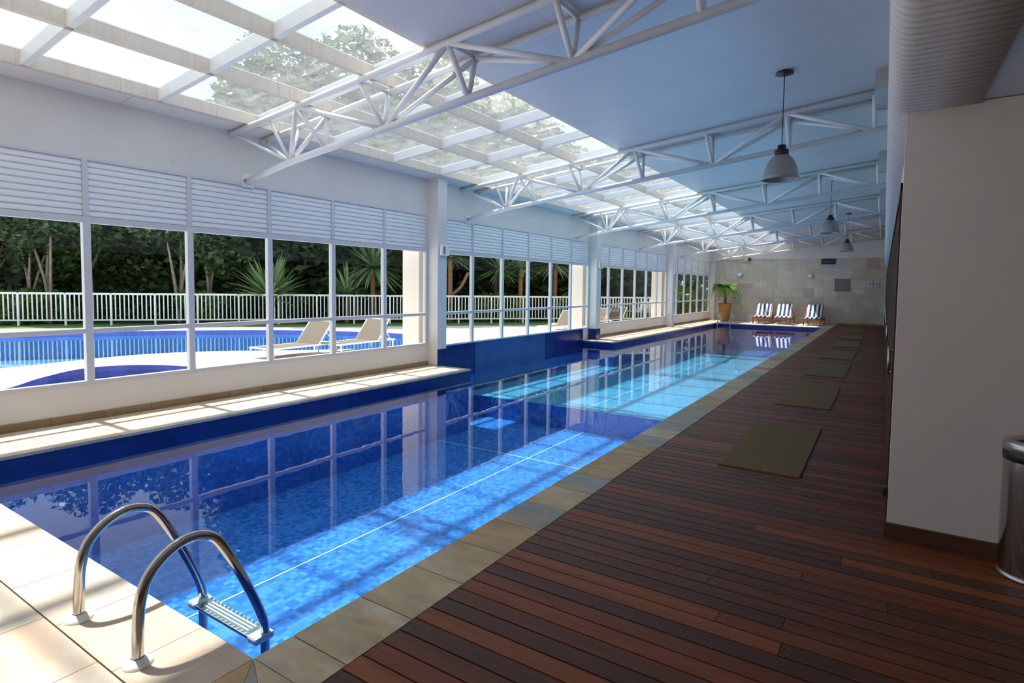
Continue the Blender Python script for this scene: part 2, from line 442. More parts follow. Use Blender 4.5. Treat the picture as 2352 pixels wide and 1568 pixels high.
# ---------------------------------------------------------------- floors
def deck():
    m = MB()
    y = -6.0; pitch = 0.1087
    y = 1.509 - pitch*70
    k = 0
    while y < YF - 0.02:
        xe = 0.10 if y > 4.33 else 4.0
        x = DK; first = True
        while x < xe - 1e-4:
            ln = random.uniform(1.3, 3.2)
            if first: ln = random.uniform(0.9, 3.0)
            x1 = min(xe, x + ln)
            if xe - x1 < 0.35: x1 = xe
            y0, y1 = y, min(y + pitch - 0.009, YF - 0.005)
            m.box(x + (0 if first else 0.003), x1, y0, y1, -0.03, 0.0, 0)
            for sx in (x + 0.035, x1 - 0.035):
                if y < 6.0 and (sx < 1.4):
                    for sy in (y0 + 0.025, y1 - 0.025):
                        n = 6; vs = [(sx + 0.0045*math.cos(2*PI*i/n), sy + 0.0045*math.sin(2*PI*i/n), 0.0008) for i in range(n)]
                        m.add(vs, [tuple(range(n))], 1)
            first = False; x = x1
        y += pitch; k += 1
    m.box(DK + 0.01, 4.0, -6.2, YF, -0.12, -0.05, 2)
    return m.build('floor', [M['deck'], M['screw'], M['under']])
struct(deck(), 'dark reddish brown hardwood board deck along the right side of the pool', 'floor')

def stones_rows(m, x0, x1, y0, y1, ln, along='y', z0=-0.03, z1=0.0, j=0.004, jitter=0.0, start=None):
    a0, a1 = (y0, y1) if along == 'y' else (x0, x1)
    a = a0 if start is None else start
    while a < a1 - 1e-3:
        b = min(a1, a + ln + random.uniform(-jitter, jitter))
        if a1 - b < ln*0.3: b = a1
        if along == 'y': m.box(x0 + j/2, x1 - j/2, a + j/2, b - j/2, z0, z1)
        else: m.box(a + j/2, b - j/2, y0 + j/2, y1 - j/2, z0, z1)
        a = b

def coping():
    m = MB()
    # long right strip (first stones placed as in the photo)
    ys = [PY0, 1.533, 1.922, 2.307, 2.695, 3.09, 3.485, 3.88, 4.25]
    for a, b in zip(ys, ys[1:]): m.box(PR, DK - 0.006, a + 0.0035, b - 0.0035, -0.032, 0.0)
    stones_rows(m, PR, DK - 0.006, 4.25, PY1, 0.385, 'y', j=0.007)
    # mitred near corner
    c0 = (PR, PY0); c1 = (DK - 0.006, PY0); c2 = (DK - 0.006, 0.985); c3 = (PR, 0.985)
    for tri in ((c0, c1, (DK - 0.006, 1.16)), (c0, (DK - 0.006, 1.16), c2), (c0, c2, c3)):
        cx = sum(p[0] for p in tri)/3; cy = sum(p[1] for p in tri)/3
        t = [(cx + (p[0]-cx)*0.985, cy + (p[1]-cy)*0.985) for p in tri]
        vs = [(p[0], p[1], 0.0) for p in t] + [(p[0], p[1], -0.032) for p in t]
        m.add(vs, [(2,1,0), (0,1,4,3), (1,2,5,4), (2,0,3,5)])
    return m.build('pool_coping', [M['coping']])
o = coping(); struct(o, 'strip of mottled quartzite coping stones between pool and deck', 'pool edge')

def near_floor():
    m = MB()
    # coping row at the near end
    xs = [PR, -2.52, -3.07, -3.62, -4.2, -4.75, -5.3, -5.85, LED]
    for a, b in zip(xs, xs[1:]): m.box(b + 0.002, a - 0.002, 0.985, PY0, -0.032, 0.0)
    # larger floor stones behind it
    y = 0.98
    while y > -5.9:
        stones_rows(m, XW, DK - 0.006, y - 0.40, y, 0.56, 'x', start=XW - random.uniform(0, 0.3), z0=-0.03, z1=-0.0005)
        y -= 0.40
    # window-side ledges
    for (a, b) in ((0.985, RY0), (RY1, PY1 + 0.36)):
        stones_rows(m, LED - 0.55, LED, a, b, 0.56, 'y')
        stones_rows(m, XW, LED - 0.55, a, b, 0.80, 'y')
    # far end
    stones_rows(m, LED, DK - 0.006, PY1, PY1 + 0.36, 0.5, 'x')
    y = PY1 + 0.36
    while y < YF - 0.01:
        y2 = min(YF, y + 0.45); stones_rows(m, XW, DK - 0.006, y, y2, 0.55, 'x', z1=-0.0005); y = y2
    return m.build('floor_stone', [M['ledge']])
o = near_floor(); struct(o, 'sunlit pale sandstone slabs around the pool ends and along the windows', 'floor')

def slab():
    m = MB()
    m.box(XW, DK, -6.0, PY0-.02, -0.35, -0.012)
    m.box(PR+.02, DK, PY0-.02, PY1+.02, -0.35, -0.012)
    m.box(XW, LED-.02, PY0-.02, RY0-.02, -0.35, -0.012)
    m.box(XW, LED-.02, RY1+.02, PY1+.02, -0.35, -0.012)
    m.box(XW, DK, PY1+.02, YF, -0.35, -0.012)
    return m.build('floor_bed', [M['grout']])
o = slab(); struct(o, 'brown mortar joints between the stone slabs', 'floor')

# ---------------------------------------------------------------- pool basin
PB, PS = -1.15, -0.72          # deep floor, raised floor
SY0, SY1 = 9.6, 20.5
def basin():
    m = MB()
    e = 0.012                    # walls stand a touch back from the stone edge
    ZB = -0.36
    def wx(x, y0, y1, z0, z1, mi=0):
        if z0 < ZB < z1: wx(x, y0, y1, z0, ZB, 4); z0 = ZB
        m.add([(x,y0,z0),(x,y1,z0),(x,y1,z1),(x,y0,z1)], [(0,1,2,3)], mi)
    def wy(y, x0, x1, z0, z1, mi=1):
        if z0 < ZB < z1: wy(y, x0, x1, z0, ZB, 5); z0 = ZB
        m.add([(x0,y,z0),(x1,y,z0),(x1,y,z1),(x0,y,z1)], [(0,1,2,3)], mi)
    t = -0.030
    wx(LED-e, PY0-e, RY0, PB, t); wx(LED-e, RY1, PY1+e, PB, t); wx(PR+e, PY0-e, PY1+e, PB, t)
    wy(PY0-e, LED-e, PR+e, PB, t); wy(PY1+e, LED-e, PR+e, PB, t)
    wy(RY0-e, XW, LED-e, PB, t); wy(RY1+e, XW, LED-e, PB, t)
    wx(XW+0.004, RY0-e, RY1+e, PB, 0.335)
    def fl(x0, x1, y0, y1, z, mi): m.add([(x0,y0,z),(x1,y0,z),(x1,y1,z),(x0,y1,z)], [(0,1,2,3)], mi)
    fl(LED-e, PR+e, PY0-e, SY0, PB, 2); fl(LED-e, PR+e, SY1, PY1+e, PB, 2)
    fl(XW, LED-e, RY0-e, SY0, PB, 2)
    fl(LED-e, PR+e, SY0, SY1, PS, 3); fl(XW, LED-e, SY0, RY1+e, PS, 3)
    wy(SY0, XW, PR+e, PB, PS, 5); wy(SY1, LED-e, PR+e, PB, PS, 5)
    return m.build('pool_basin', [M['navy_x'], M['navy_y'], M['bottom'], M['shallow'], M['under_x'], M['under_y']])
o = basin(); struct(o, 'tiled indoor pool basin with navy sides and a turquoise shallow stretch', 'pool')
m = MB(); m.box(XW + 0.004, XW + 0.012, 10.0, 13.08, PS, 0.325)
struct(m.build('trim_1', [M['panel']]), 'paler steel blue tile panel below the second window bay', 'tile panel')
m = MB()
m.add([(-4.62,PY0,PB+.004),(-4.60,PY0,PB+.004),(-4.60,SY0,PB+.004),(-4.62,SY0,PB+.004)], [(0,1,2,3)])  # lengthwise line: narrow strip of sunlight painted in pale cyan on the floor
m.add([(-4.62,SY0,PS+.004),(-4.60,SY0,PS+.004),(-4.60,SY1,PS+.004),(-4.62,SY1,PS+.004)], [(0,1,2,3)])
m.add([(LED,7.6,PB+.004),(PR,7.6,PB+.004),(PR,7.62,PB+.004),(LED,7.62,PB+.004)], [(0,1,2,3)])  # cross seam of the pool floor
struct(m.build('trim_2', [M['sunline']]), 'thin bright joint of painted sunlight and cross seam on the tiled pool floor', 'sunline')
def water():
    m = MB()
    def fl(x0, x1, y0, y1): m.add([(x0,y0,WZ),(x1,y0,WZ),(x1,y1,WZ),(x0,y1,WZ)], [(0,1,2,3)])
    fl(LED-.012, PR+.012, PY0-.012, PY1+.012); fl(XW+.004, LED-.012, RY0-.012, RY1+.012)
    return m.build('pool_water', [M['water']])
o = water(); struct(o, 'calm clear water surface of the long indoor pool', 'water')

# ---------------------------------------------------------------- window wall
def wall_left():
    m = MB()
    m.box(XW-0.18, XW, YB, YF, 2.92, 3.62)                       # beam over the windows
    m.box(XW-0.18, XW, YB, RY0-.05, -0.35, 0.41)
    m.box(XW-0.18, XW, RY0-.05, RY1+.35, -0.35, 0.335)
    m.box(XW-0.18, XW, RY1+.35, YF, -0.35, 0.41)
    m.box(XW-0.18, XW-0.02, YB-0.2, YB+0.1, 0.4, 2.95)
    o = m.build('wall_left', [M['wall']])
    return o
wl = wall_left(); struct(wl, 'white plaster window wall with low parapet and deep top beam', 'wall')
# plaster patches left on the beam near the first truss foot
m = MB()
for (y, z, r) in ((3.72, 3.06, 0.045), (3.95, 3.14, 0.03), (4.05, 2.99, 0.03), (4.62, 3.2, 0.03), (4.75, 3.14, 0.02), (7.1, 3.25, 0.03), (9.75, 3.22, .05), (9.9, 3.1, .05), (14.9, 3.2, .06), (15.1, 3.05, .05), (20.0, 3.15, .07)):
    n = 9; vs = [(XW+.0015, y + r*random.uniform(.6, 1.1)*math.cos(2*PI*i/n), z + r*random.uniform(.5, 1.0)*math.sin(2*PI*i/n)) for i in range(n)]
    m.add(vs, [tuple(range(n))])
p = m.build('plaster_patch', [M['stain']], wl); p['label'] = 'small grey repair marks on the white beam'

def baseboard_left():
    m = MB()
    stones_rows(m, XW, XW + 0.018, 0.9, RY0 - 0.1, 0.5, 'y', -0.01, 0.085)
    stones_rows(m, XW, XW + 0.018, RY1 + 0.7, YF, 0.5, 'y', -0.01, 0.085)
    return m.build('baseboard_left', [M['skirtstone']])
o = baseboard_left(); struct(o, 'brown stone skirting at the foot of the window wall', 'baseboard')

for i, (a, b) in enumerate(COLS):
    if i == 0: continue
    t = MB(); t.box(XW-0.02, -7.20, a, b, -0.04 if i != 1 else 0.0, rz(-7.3)+0.02)
    c = t.build('column', [M['wall']], None, 0.006)
    struct(c, ['', 'white square column nearest the camera, between first and second window bays',
               'white square column between second and third window bays',
               'white square column between third and fourth window bays',
               'white square column in the far left corner beside the potted palm'][i], 'column')
    if i in (1, 2):
        mb = MB()
        mb.box(-7.2, -7.192, a-0.004, b, -0.6 if i == 1 else 0.0, 0.325)
        if i == 2: mb.box(XW+.004, -7.192, a-.012, a, 0.0, 0.325)
        else: mb.box(XW+.004, -7.192, b, b+.006, -0.6, 0.325); mb.box(XW+.004, -7.2, RY0, b, -0.6, 0.0)
        q = mb.build('tile_base', [M['navy_x']], c); q['label'] = 'navy tiled foot of the column'
    # outer pier of the same column, seen through the glass
    if i < 4:
        o = boxobj('pier', [M['cream']], XW-0.62, XW-0.19, a-0.05, b+0.02, 0.0, 3.6)
        struct(o, ['', 'cream outdoor pier behind the nearest column', 'cream outdoor pier behind the second column', 'cream outdoor pier behind the third column'][i], 'pier')

def window_bay(n, a, b):
    w = thing('window_%d' % n, ['', 'window bay beside the camera, mostly out of view', 'first large window bay, six panes looking onto the outdoor loungers',
              'second window bay, above the navy tiled recess', 'third window bay, beyond the recess', 'fourth and farthest window bay near the potted palm'][n], 'window', kind='structure')
    zs = 0.335 if n == 3 else 0.41
    step = (b - a)/6.0
    ys = [a + step*k for k in range(7)]
    fr = MB()
    for k, y in enumerate(ys):
        hw = 0.038; hu = 0.028
        if k in (0, 6): hw = hu = 0.03
        yc = y + (hw if k == 0 else (-hw if k == 6 else 0))
        fr.box(XW-0.06, XW+0.012, yc-hw, yc+hw, zs, 2.275)
        fr.box(XW-0.05, XW+0.006, yc-hu, yc+hu, 2.275, 2.92)
    fr.box(XW-0.06, XW+0.010, a, b, zs, zs+0.035)
    fr.box(XW-0.05, XW+0.004, a, b, 0.975, 1.03)
    fr.box(XW-0.06, XW+0.008, a, b, 2.205, 2.275)
    fr.box(XW-0.05, XW+0.004, a, b, 2.895, 2.92)
    fr.build('window_frame', [M['alu']], w, 0.003, 1)
    for k in range(6):
        g = MB()
        g.add([(XW-0.03, ys[k]+.03, zs+.03), (XW-0.03, ys[k+1]-.03, zs+.03), (XW-0.03, ys[k+1]-.03, 2.21), (XW-0.03, ys[k]+.03, 2.21)], [(0,1,2,3)])
        g.build('pane', [M['glass']], w)
        l = MB(); y0, y1 = ys[k]+0.03, ys[k+1]-0.03
        prof = []
        for q in range(9):
            z0 = 2.278 + q*0.0688
            prof += [(XW-0.024, z0), (XW-0.010, z0+0.002), (XW-0.006, z0+0.010), (XW-0.011, z0+0.034)]
        prof.append((XW-0.024, 2.90))
        q = len(prof); vs = [(px, y0, pz) for px, pz in prof] + [(px, y1, pz) for px, pz in prof]
        l.add(vs, [(j, j+1, q+j+1, q+j) for j in range(q-1)])
        vs = [(XW-0.044, y0, 2.275), (XW-0.044, y1, 2.275), (XW-0.044, y1, 2.90), (XW-0.044, y0, 2.90)]; l.add(vs, [(0,1,2,3)])
        l.build('louvre_panel', [M['louvre']], w)
    return w
for i, (a, b) in enumerate(BAYS): window_bay(i+1, a, b)

# ---------------------------------------------------------------- roof
def roof_poly(m, x0, x1, y0, y1, dz0, dz1, mi=0):
    """slab following the roof slope"""
    vs = [(x0,y0,rz(x0)+dz0),(x1,y0,rz(x1)+dz0),(x1,y1,rz(x1)+dz0),(x0,y1,rz(x0)+dz0),(x0,y0,rz(x0)+dz1),(x1,y0,rz(x1)+dz1),(x1,y1,rz(x1)+dz1),(x0,y1,rz(x0)+dz1)]
    m.add(vs, [(0,3,2,1),(4,5,6,7),(0,1,5,4),(1,2,6,5),(2,3,7,6),(3,0,4,7)], mi)
m = MB(); roof_poly(m, XS, 4.2, YB-0.2, YF+0.3, 0.0, 0.18)
struct(m.build('ceiling', [M['ceiling']]), 'solid sloping ceiling of white ribbed roof panels above the deck', 'ceiling')
m = MB()
y = YB
while y < YF:
    y2 = min(YF, y + 3.05 + (0.0)); roof_poly(m, XW-0.3, -7.12, y+0.004, y2-0.004, 0.0, 0.16); y = y2
struct(m.build('trim_3', [M['wall']]), 'narrow white soffit strip between the window wall and the skylight', 'soffit')

RY = [0.92 + 1.2475*k for k in range(-5, 24)]
RY = [y for y in RY if YB < y < YF]
def skylight():
    w = thing('window_6', 'long glazed skylight of rust stained white bars above the pool', 'skylight', kind='structure')
    for x in (-7.10, -6.03, -4.93, XS - 0.03):
        b = MB(); roof_poly(b, x-0.03, x+0.03, YB, YF, 0.0, 0.15)
        b.build('purlin', [M['stained']], w)
    for y in RY:
        b = MB(); roof_poly(b, -7.10, XS-0.02, y-0.032, y+0.032, 0.0, 0.148)
        b.build('rafter', [M['metal']], w)
    yy = [YB] + RY + [YF]
    for x0, x1 in ((-7.07, -6.06), (-6.0, -4.96), (-4.90, XS-0.06)):
        for a, b in zip(yy, yy[1:]):
            g = MB(); a += .03; b -= .03
            g.add([(x0,a,rz(x0)+.135),(x1,a,rz(x1)+.135),(x1,b,rz(x1)+.135),(x0,b,rz(x0)+.135)], [(0,1,2,3)])
            g.build('pane', [M['skyglass']], w)
    return w
skylight()

# ---------------------------------------------------------------- roof trusses
TY = [4.48, 9.50, 14.58, 19.66, 24.72, 29.62]
TL = ['nearest white tube truss, cut by the top of the frame', 'second white tube truss, the pendant lamp hangs just in front of it',
      'third white tube truss from the camera', 'fourth white tube truss from the camera', 'fifth white tube truss from the camera', 'farthest white tube truss, close to the stone wall']
TD = 0.46
def bz(x): return 3.13 + 0.112*(x + 6.5)
def truss(label, y):
    t = thing('roof_truss', label, 'truss', (XW, y, 0), 0, 'white tube trusses under the roof')
    def part(name, mb): mb.build(name, [M['metal']], t)
    X = lambda x: x - XW
    tz = lambda x: rz(x) - 0.045
    xe = -0.03
    for dy in (0.0, TD):
        b = MB(); b.tube([(X(-7.44), dy, tz(-7.44)), (X(xe), dy, tz(xe))], 0.036, 12); part('top_chord', b)
    yb = TD/2
    b = MB(); b.tube([(X(-7.44), yb, bz(-6.5) - 0.16), (X(-6.5), yb, bz(-6.5)), (X(xe), yb, bz(xe))], 0.042, 12); part('bottom_chord', b)
    nodes = [-6.06, -4.97, -3.70, -2.50, -1.33, -0.22]
    bn = [-6.5, -4.80, -2.44, -0.20]
    def web(p, q, r=0.029):
        b = MB(); b.tube([p, q], r, 8); part('web_strut', b)
    for i, x in enumerate(nodes):
        xb = [-5.80, -4.80, -3.62, -2.44, -1.30, -0.20][i]
        for dy in (0.0, TD): web((X(x), dy, tz(x)), (X(xb), yb, bz(xb)))
        b = MB(); b.tube([(X(x), 0, tz(x)), (X(x), TD, tz(x))], 0.022, 8); part('cross_bar', b)
    for dy in (0.0, TD):
        web((X(-7.40), dy, tz(-7.40)), (X(-6.5), yb, bz(-6.5)), 0.018)
        web((X(-6.62), dy, tz(-6.62)), (X(-6.5), yb, bz(-6.5)), 0.020)
        for (xt, xb) in ((-6.06, -6.5), (-6.06, -4.80), (-3.70, -4.80), (-3.70, -2.44), (-1.33, -2.44), (-1.33, -0.20)):
            web((X(xt), dy, tz(xt)), (X(xb), yb, bz(xb)), 0.030)
    b = MB()
    b.box(0.0, 0.012, yb-0.09, yb+0.09, bz(-6.5)-0.25, bz(-6.5)-0.07)
    for dy in (-.05, .05): b.tube([(0.0, yb+dy, bz(-6.5)-.16), (0.03, yb+dy, bz(-6.5)-.16)], 0.016, 8, 1)
    b.build('wall_plate', [M['metal'], M['vent']], t)
    return t
for y, l in zip(TY, TL): truss(l, y)

# plaster boxes where the trusses run into the right-hand beam
BLB = ['nearest grey plaster box against the corrugated beam, above the hanging lamp', 'second grey plaster box along the corrugated beam', 'third grey plaster box along the corrugated beam', 'fourth grey plaster box along the corrugated beam', 'farthest grey plaster box along the corrugated beam']
for i, y in enumerate(TY[1:5]):
    y0 = y - 0.80
    o = boxobj('beam_end', [M['box']], -0.20, 0.0, y0, y0 + 0.99, 4.095, rz(-0.2) + 0.05)
    struct(o, BLB[i], 'beam end')

# ---------------------------------------------------------------- corrugated bulkhead on the right
def bulkhead():
    m = MB()
    prof = [(0.0, 4.42), (0.0, 3.6), (0.0, 2.74)]
    for k in range(1, 6):
        a = PI + (PI/2)*k/5.0
        prof.append((0.075 + 0.075*math.cos(a), 2.735 + 0.075*math.sin(a)))
    prof += [(0.2, 2.66), (0.43, 2.66), (0.43, 2.9)]
    nrm = []
    for k, (x, z) in enumerate(prof):
        if k < 3: nrm.append((-1, 0))
        elif k < 8:
            a = PI + (PI/2)*(k-2)/5.0; nrm.append((math.cos(a), math.sin(a)))
        else: nrm.append((0, -1) if k < len(prof)-1 else (0, 0))
    pitch = 0.066; sub = 8
    y = -3.0; rows = []; i = 0
    q = len(prof)
    while y < YF + 0.0:
        ph = 2*PI*(i % sub)/sub
        d = 0.026*(max(0.0, math.cos(ph)))**1.5
        rows.append([(x + n[0]*d, y, z + n[1]*d) for (x, z), n in zip(prof, nrm)])
        y += pitch/sub; i += 1
    vs = [v for r in rows for v in r]
    fs = []
    for r in range(len(rows)-1):
        for k in range(q-1): fs.append((r*q+k, r*q+k+1, (r+1)*q+k+1, (r+1)*q+k))
    m.add(vs, fs, 0, True)
    return m.build('ceiling_bulkhead', [M['bulk']])
o = bulkhead(); struct(o, 'corrugated metal clad beam with a rounded edge along the right wall', 'beam')

# ---------------------------------------------------------------- right side
wpart = o = boxobj('wall_partition', [M['partition']], 0.075, 4.0, 4.30, 4.42, 0.0, 2.66); struct(o, 'large blank cream wall face at the right beside the steel bin', 'wall')
o = boxobj('baseboard_partition', [M['baseboard']], 0.06, 4.0, 4.282, 4.305, 0.0, 0.085); struct(o, 'dark red wood skirting under the cream wall', 'baseboard')
m = MB(); m.box(0.12, 0.25, 4.42, YF, 0.0, 2.70); m.box(0.10, 0.13, 4.42, YF, 2.2, 2.70)
struct(m.build('wall_right', [M['wall']]), 'long right wall seen almost edge-on above the dark doors', 'wall')
dl = ['nearest', 'second', 'third', 'fourth', 'fifth', 'sixth', 'seventh', 'eighth']
y = 4.60; n = 0
while y < YF - 0.6 and n < 8:
    y1 = min(YF - 0.1, y + 3.1)
    d = thing('door_%d' % (n+1), '%s dark brown wooden folding door along the right wall' % dl[n], 'door', kind='structure')
    b = MB()
    for k in range(3):
        w = (y1 - y)/3; b.box(0.075, 0.115, y + w*k + .01, y + w*(k+1) - .01, 0.02, 2.19)
        for (za, zb) in ((0.15, 0.95), (1.05, 2.05)): b.box(0.070, 0.08, y + w*k + .12, y + w*(k+1) - .12, za, zb)
    b.build('door_leaf', [M['doorwood']], d, 0.004, 1)
    b = MB(); b.tube([(0.05, y+.35, 0.95), (0.05, y+.35, 1.15)], 0.01, 8); b.tube([(0.05, y+.35, .97), (0.08, y+.35, .97)], .008, 6); b.tube([(0.05, y+.35, 1.13), (0.08, y+.35, 1.13)], .008, 6)
    b.build('door_handle', [M['steel_dull']], d)
    y = y1 + 0.06; n += 1
m = MB(); m.box(0.065, 0.12, 4.43, 4.58, 0.0, 2.24); m.box(0.065, 0.12, 4.43, YF, 2.19, 2.24)
struct(m.build('trim_4', [M['doorwood']]), 'dark brown wooden frame around the right-hand doors', 'door frame')
# small black door stop by the wall corner
m = MB(); m.box(0.045, 0.075, 4.335, 4.375, 0.235, 0.285); m.box(0.060, 0.075, 4.325, 4.385, 0.22, 0.30)
q = m.build('door_catch', [M['black']], wpart, 0.003); q['label'] = 'small black catch low on the cream wall edge'

o = boxobj('ceiling_lobby', [plain('blue_grey_ceiling_paint', (0.62, 0.67, 0.73), 0.5)], 0.43, 4.2, YB-.2, 4.35, 2.665, 2.80); struct(o, 'flat ceiling right of the corrugated beam', 'ceiling')
o = boxobj('wall_lobby', [M['wall']], 4.0, 4.2, YB-.2, YF+.3, -0.1, 5.0); struct(o, 'side wall of the lobby outside the frame', 'wall')
o = boxobj('wall_near', [M['wall']], XW-.2, 4.2, YB-.2, YB, -0.1, 5.0); struct(o, 'end wall behind the camera', 'wall')

# ---------------------------------------------------------------- far wall
def far_wall():
    m = MB()
    m.box(XW, 0.13, YF, YF+0.25, -0.1, 3.05, 1)
    z = 0.0; rnd = random.Random(21)
    hs = [0.36, 0.44, 0.40, 0.46, 0.38, 0.52, 0.48]
    for h in hs:
        x = XW + 0.02
        while x < 0.12:
            w = rnd.choice([0.42, 0.52, 0.6, 0.7, 0.34])
            x2 = min(0.12, x + w)
            if rnd.random() < 0.25:
                m.box(x+.002, x2-.002, YF-0.02, YF, z+.002, z+h*.5-.002); m.box(x+.002, x2-.002, YF-0.02, YF, z+h*.5+.002, z+h-.002)
            else: m.box(x+.002, x2-.002, YF-0.02-rnd.uniform(0,.004), YF, z+.002, z+h-.002)
            x = x2
        z += h
    return m.build('wall_far', [M['stonewall'], M['grout']])
o = far_wall(); struct(o, 'far end wall clad in mixed grey and tan stone blocks', 'wall')
m = MB(); m.box(XW-.2, 4.2, YF-0.06, YF+0.25, 3.04, 5.0); m.box(0.3, 4.2, YF-0.06, YF+.25, 0, 3.04)
struct(m.build('wall_far_upper', [M['wall']]), 'white plaster upper part of the far end wall', 'wall')
boxobj_ = boxobj('baseboard_far', [M['skirtstone']], -1.77, 0.07, YF-0.04, YF-0.02, 0.0, 0.08); struct(boxobj_, 'dark skirting at the foot of the far stone wall', 'baseboard')

# fittings on the far wall
g = thing('display_sign', 'dark navy rectangular sign high on the far stone wall', 'sign', (-2.20, YF-0.025, 2.77))
b = MB(); b.box(-0.29, 0.29, -0.06, 0, 0.0, 0.25); b.build('housing', [M['signblue']], g, 0.01)
b = MB()
x = -0.22
while x < 0.2:
    w = random.uniform(0.012, 0.03); b.box(x, x+w, -0.063, -0.06, 0.10, 0.15); x += w + 0.016
b.build('lettering', [M['signtext']], g)
g = thing('wall_vent', 'grey square vent grille in the far stone wall', 'vent', (-1.61, YF-0.025, 1.53))
b = MB(); b.box(-0.31, 0.31, -0.03, 0, 0, 0.57); b.build('vent_frame', [M['vent']], g, 0.004)
b = MB()
for k in range(8): b.box(-0.26, 0.26, -0.04, -0.03, 0.05 + k*0.06, 0.085 + k*0.06)
b.build('slat_panel', [M['vent']], g)
for x, lab in ((-0.53, 'left one of two pale switch boxes on the far stone wall'), (-0.28, 'right one of two pale switch boxes on the far stone wall')):
    g = thing('switch_box', lab, 'switch', (x, YF-0.025, 1.74), 0, 'switch boxes on the far wall')
    b = MB(); b.box(-0.10, 0.10, -0.05, 0, 0, 0.22); b.build('cover', [M['switch']], g, 0.006)
    b = MB(); b.box(-0.03, 0.03, -0.058, -0.05, 0.07, 0.15); b.build('rocker', [M['vent']], g)
for x, z, lab in ((-2.92, 2.15, 'round white wall lamp below the navy sign'), (-6.05, 2.22, 'round white wall lamp above the potted palm')):
    g = thing('wall_lamp', lab, 'lamp', (x, YF-0.025, z))
    b = MB(); b.tube([(0, 0, 0.08), (0, -0.05, 0.08)], 0.05, 14); b.build('mount', [M['plastic']], g)
    b = MB(); b.tube([(0, -0.04, 0.08), (0.0, -0.10, 0.09)], [0.10, 0.085], 18); b.build('lamp_shade', [M['lens']], g)
    b = MB(); b.tube([(0.12, 0, 0.05), (0.12, -0.12, 0.05)], 0.035, 10); b.build('sensor', [M['vent']], g)
g = thing('emergency_floodlight', 'yellowed twin floodlight box at the top of the far stone wall', 'lamp', (-5.75, YF-0.09, 2.92))
b = MB(); b.box(-0.16, 0.10, -0.10, 0.03, 0, 0.24); b.build('housing', [M['floodyellow']], g, 0.01)
b = MB(); b.tube([(0.17, -0.02, 0.14), (0.17, -0.13, 0.12)], [0.05, 0.075], 12); b.build('floodlight', [M['black']], g)
b = MB(); b.tube([(0.0, -0.10, 0.17), (0.0, -0.13, 0.165)], [0.05, 0.06], 12); b.build('lens', [M['lens']], g)

# emergency light boxes on the columns
for i, lab in ((1, 'small white light box on the nearest column'), (2, 'small white light box on the second column'), (3, 'small white light box on the third column')):
    a, b_ = COLS[i]
    g = thing('column_light', lab, 'light', (-7.19, (a+b_)/2 + 0.02, 2.14))
    b = MB(); b.box(0, 0.06, -0.12, 0.10, 0, 0.20); b.build('housing', [M['plastic']], g, 0.008)
    b = MB(); b.box(0.06, 0.068, -0.07, -0.02, 0.03, 0.17); b.build('tube_cover', [M['vent']], g)
    b = MB(); b.box(-0.005, 0.05, 0.10, 0.13, 0.02, 0.16); b.build('side_lens', [M['lens']], g)

# ---------------------------------------------------------------- pendant lamps
PL = ['nearest grey bell pendant lamp hanging before the second truss', 'middle grey bell pendant lamp, smaller in view', 'farthest grey bell pendant lamp before the stone wall']
def pendant(label, x, y):
    zt = rz(x)
    t = thing('pendant_lamp', label, 'lamp', (x, y, 2.93), 0, 'bell pendant lamps over the deck')
    h = zt - 2.93
    b = MB(); b.lathe([(0.0, h-0.006), (0.10, h-0.008), (0.105, h-0.025), (0.0, h-0.03)], n=24); b.build('ceiling_rose', [M['black']], t)
    b = MB(); b.tube([(0, 0, h-.02), (0, 0, 0.40)], 0.006, 6); b.build('cord', [M['black']], t)
    b = MB(); b.lathe([(0.0, 0.425), (0.048, 0.425), (0.050, 0.37), (0.082, 0.365), (0.084, 0.30), (0.0, 0.30)], n=24); b.build('socket', [M['black']], t)
    out = [(0.075, 0.305), (0.105, 0.285), (0.145, 0.235), (0.172, 0.175), (0.190, 0.110), (0.200, 0.045), (0.216, 0.0)]
    inn = [(r-0.006, z) for r, z in reversed(out)]
    b = MB(); b.lathe(out + inn, n=40); b.build('lamp_shade', [M['lampgrey']], t)
    b = MB(); b.lathe([(0.0, 0.29), (0.03, 0.28), (0.055, 0.20), (0.05, 0.14), (0.0, 0.11)], n=20); b.build('bulb', [M['lens']], t)
    return t
for l, y in zip(PL, (7.9, 15.7, 23.25)): pendant(l, -1.14, y)

# ---------------------------------------------------------------- exercise mats
ML = ['nearest and largest olive brown mat on the deck', 'second olive brown mat along the deck', 'third olive brown mat along the deck', 'fourth olive brown mat along the deck',
      'fifth olive brown mat along the deck', 'sixth olive brown mat along the deck', 'farthest olive brown mat near the stone wall']
for i, l in enumerate(ML):
    y0 = 5.18 + 3.235*i
    m = MB(); x0, x1 = -1.175, -0.52
    m.box(x0, x1, y0, y0 + 2.03, 0.0, 0.016)
    o = m.build('floor_mat', [M['mat']], None, 0.004)
    if i == 1: o.rotation_euler = (0, 0, 0.0)
    tag(o, l, 'mat', 'olive mats in a row on the deck')

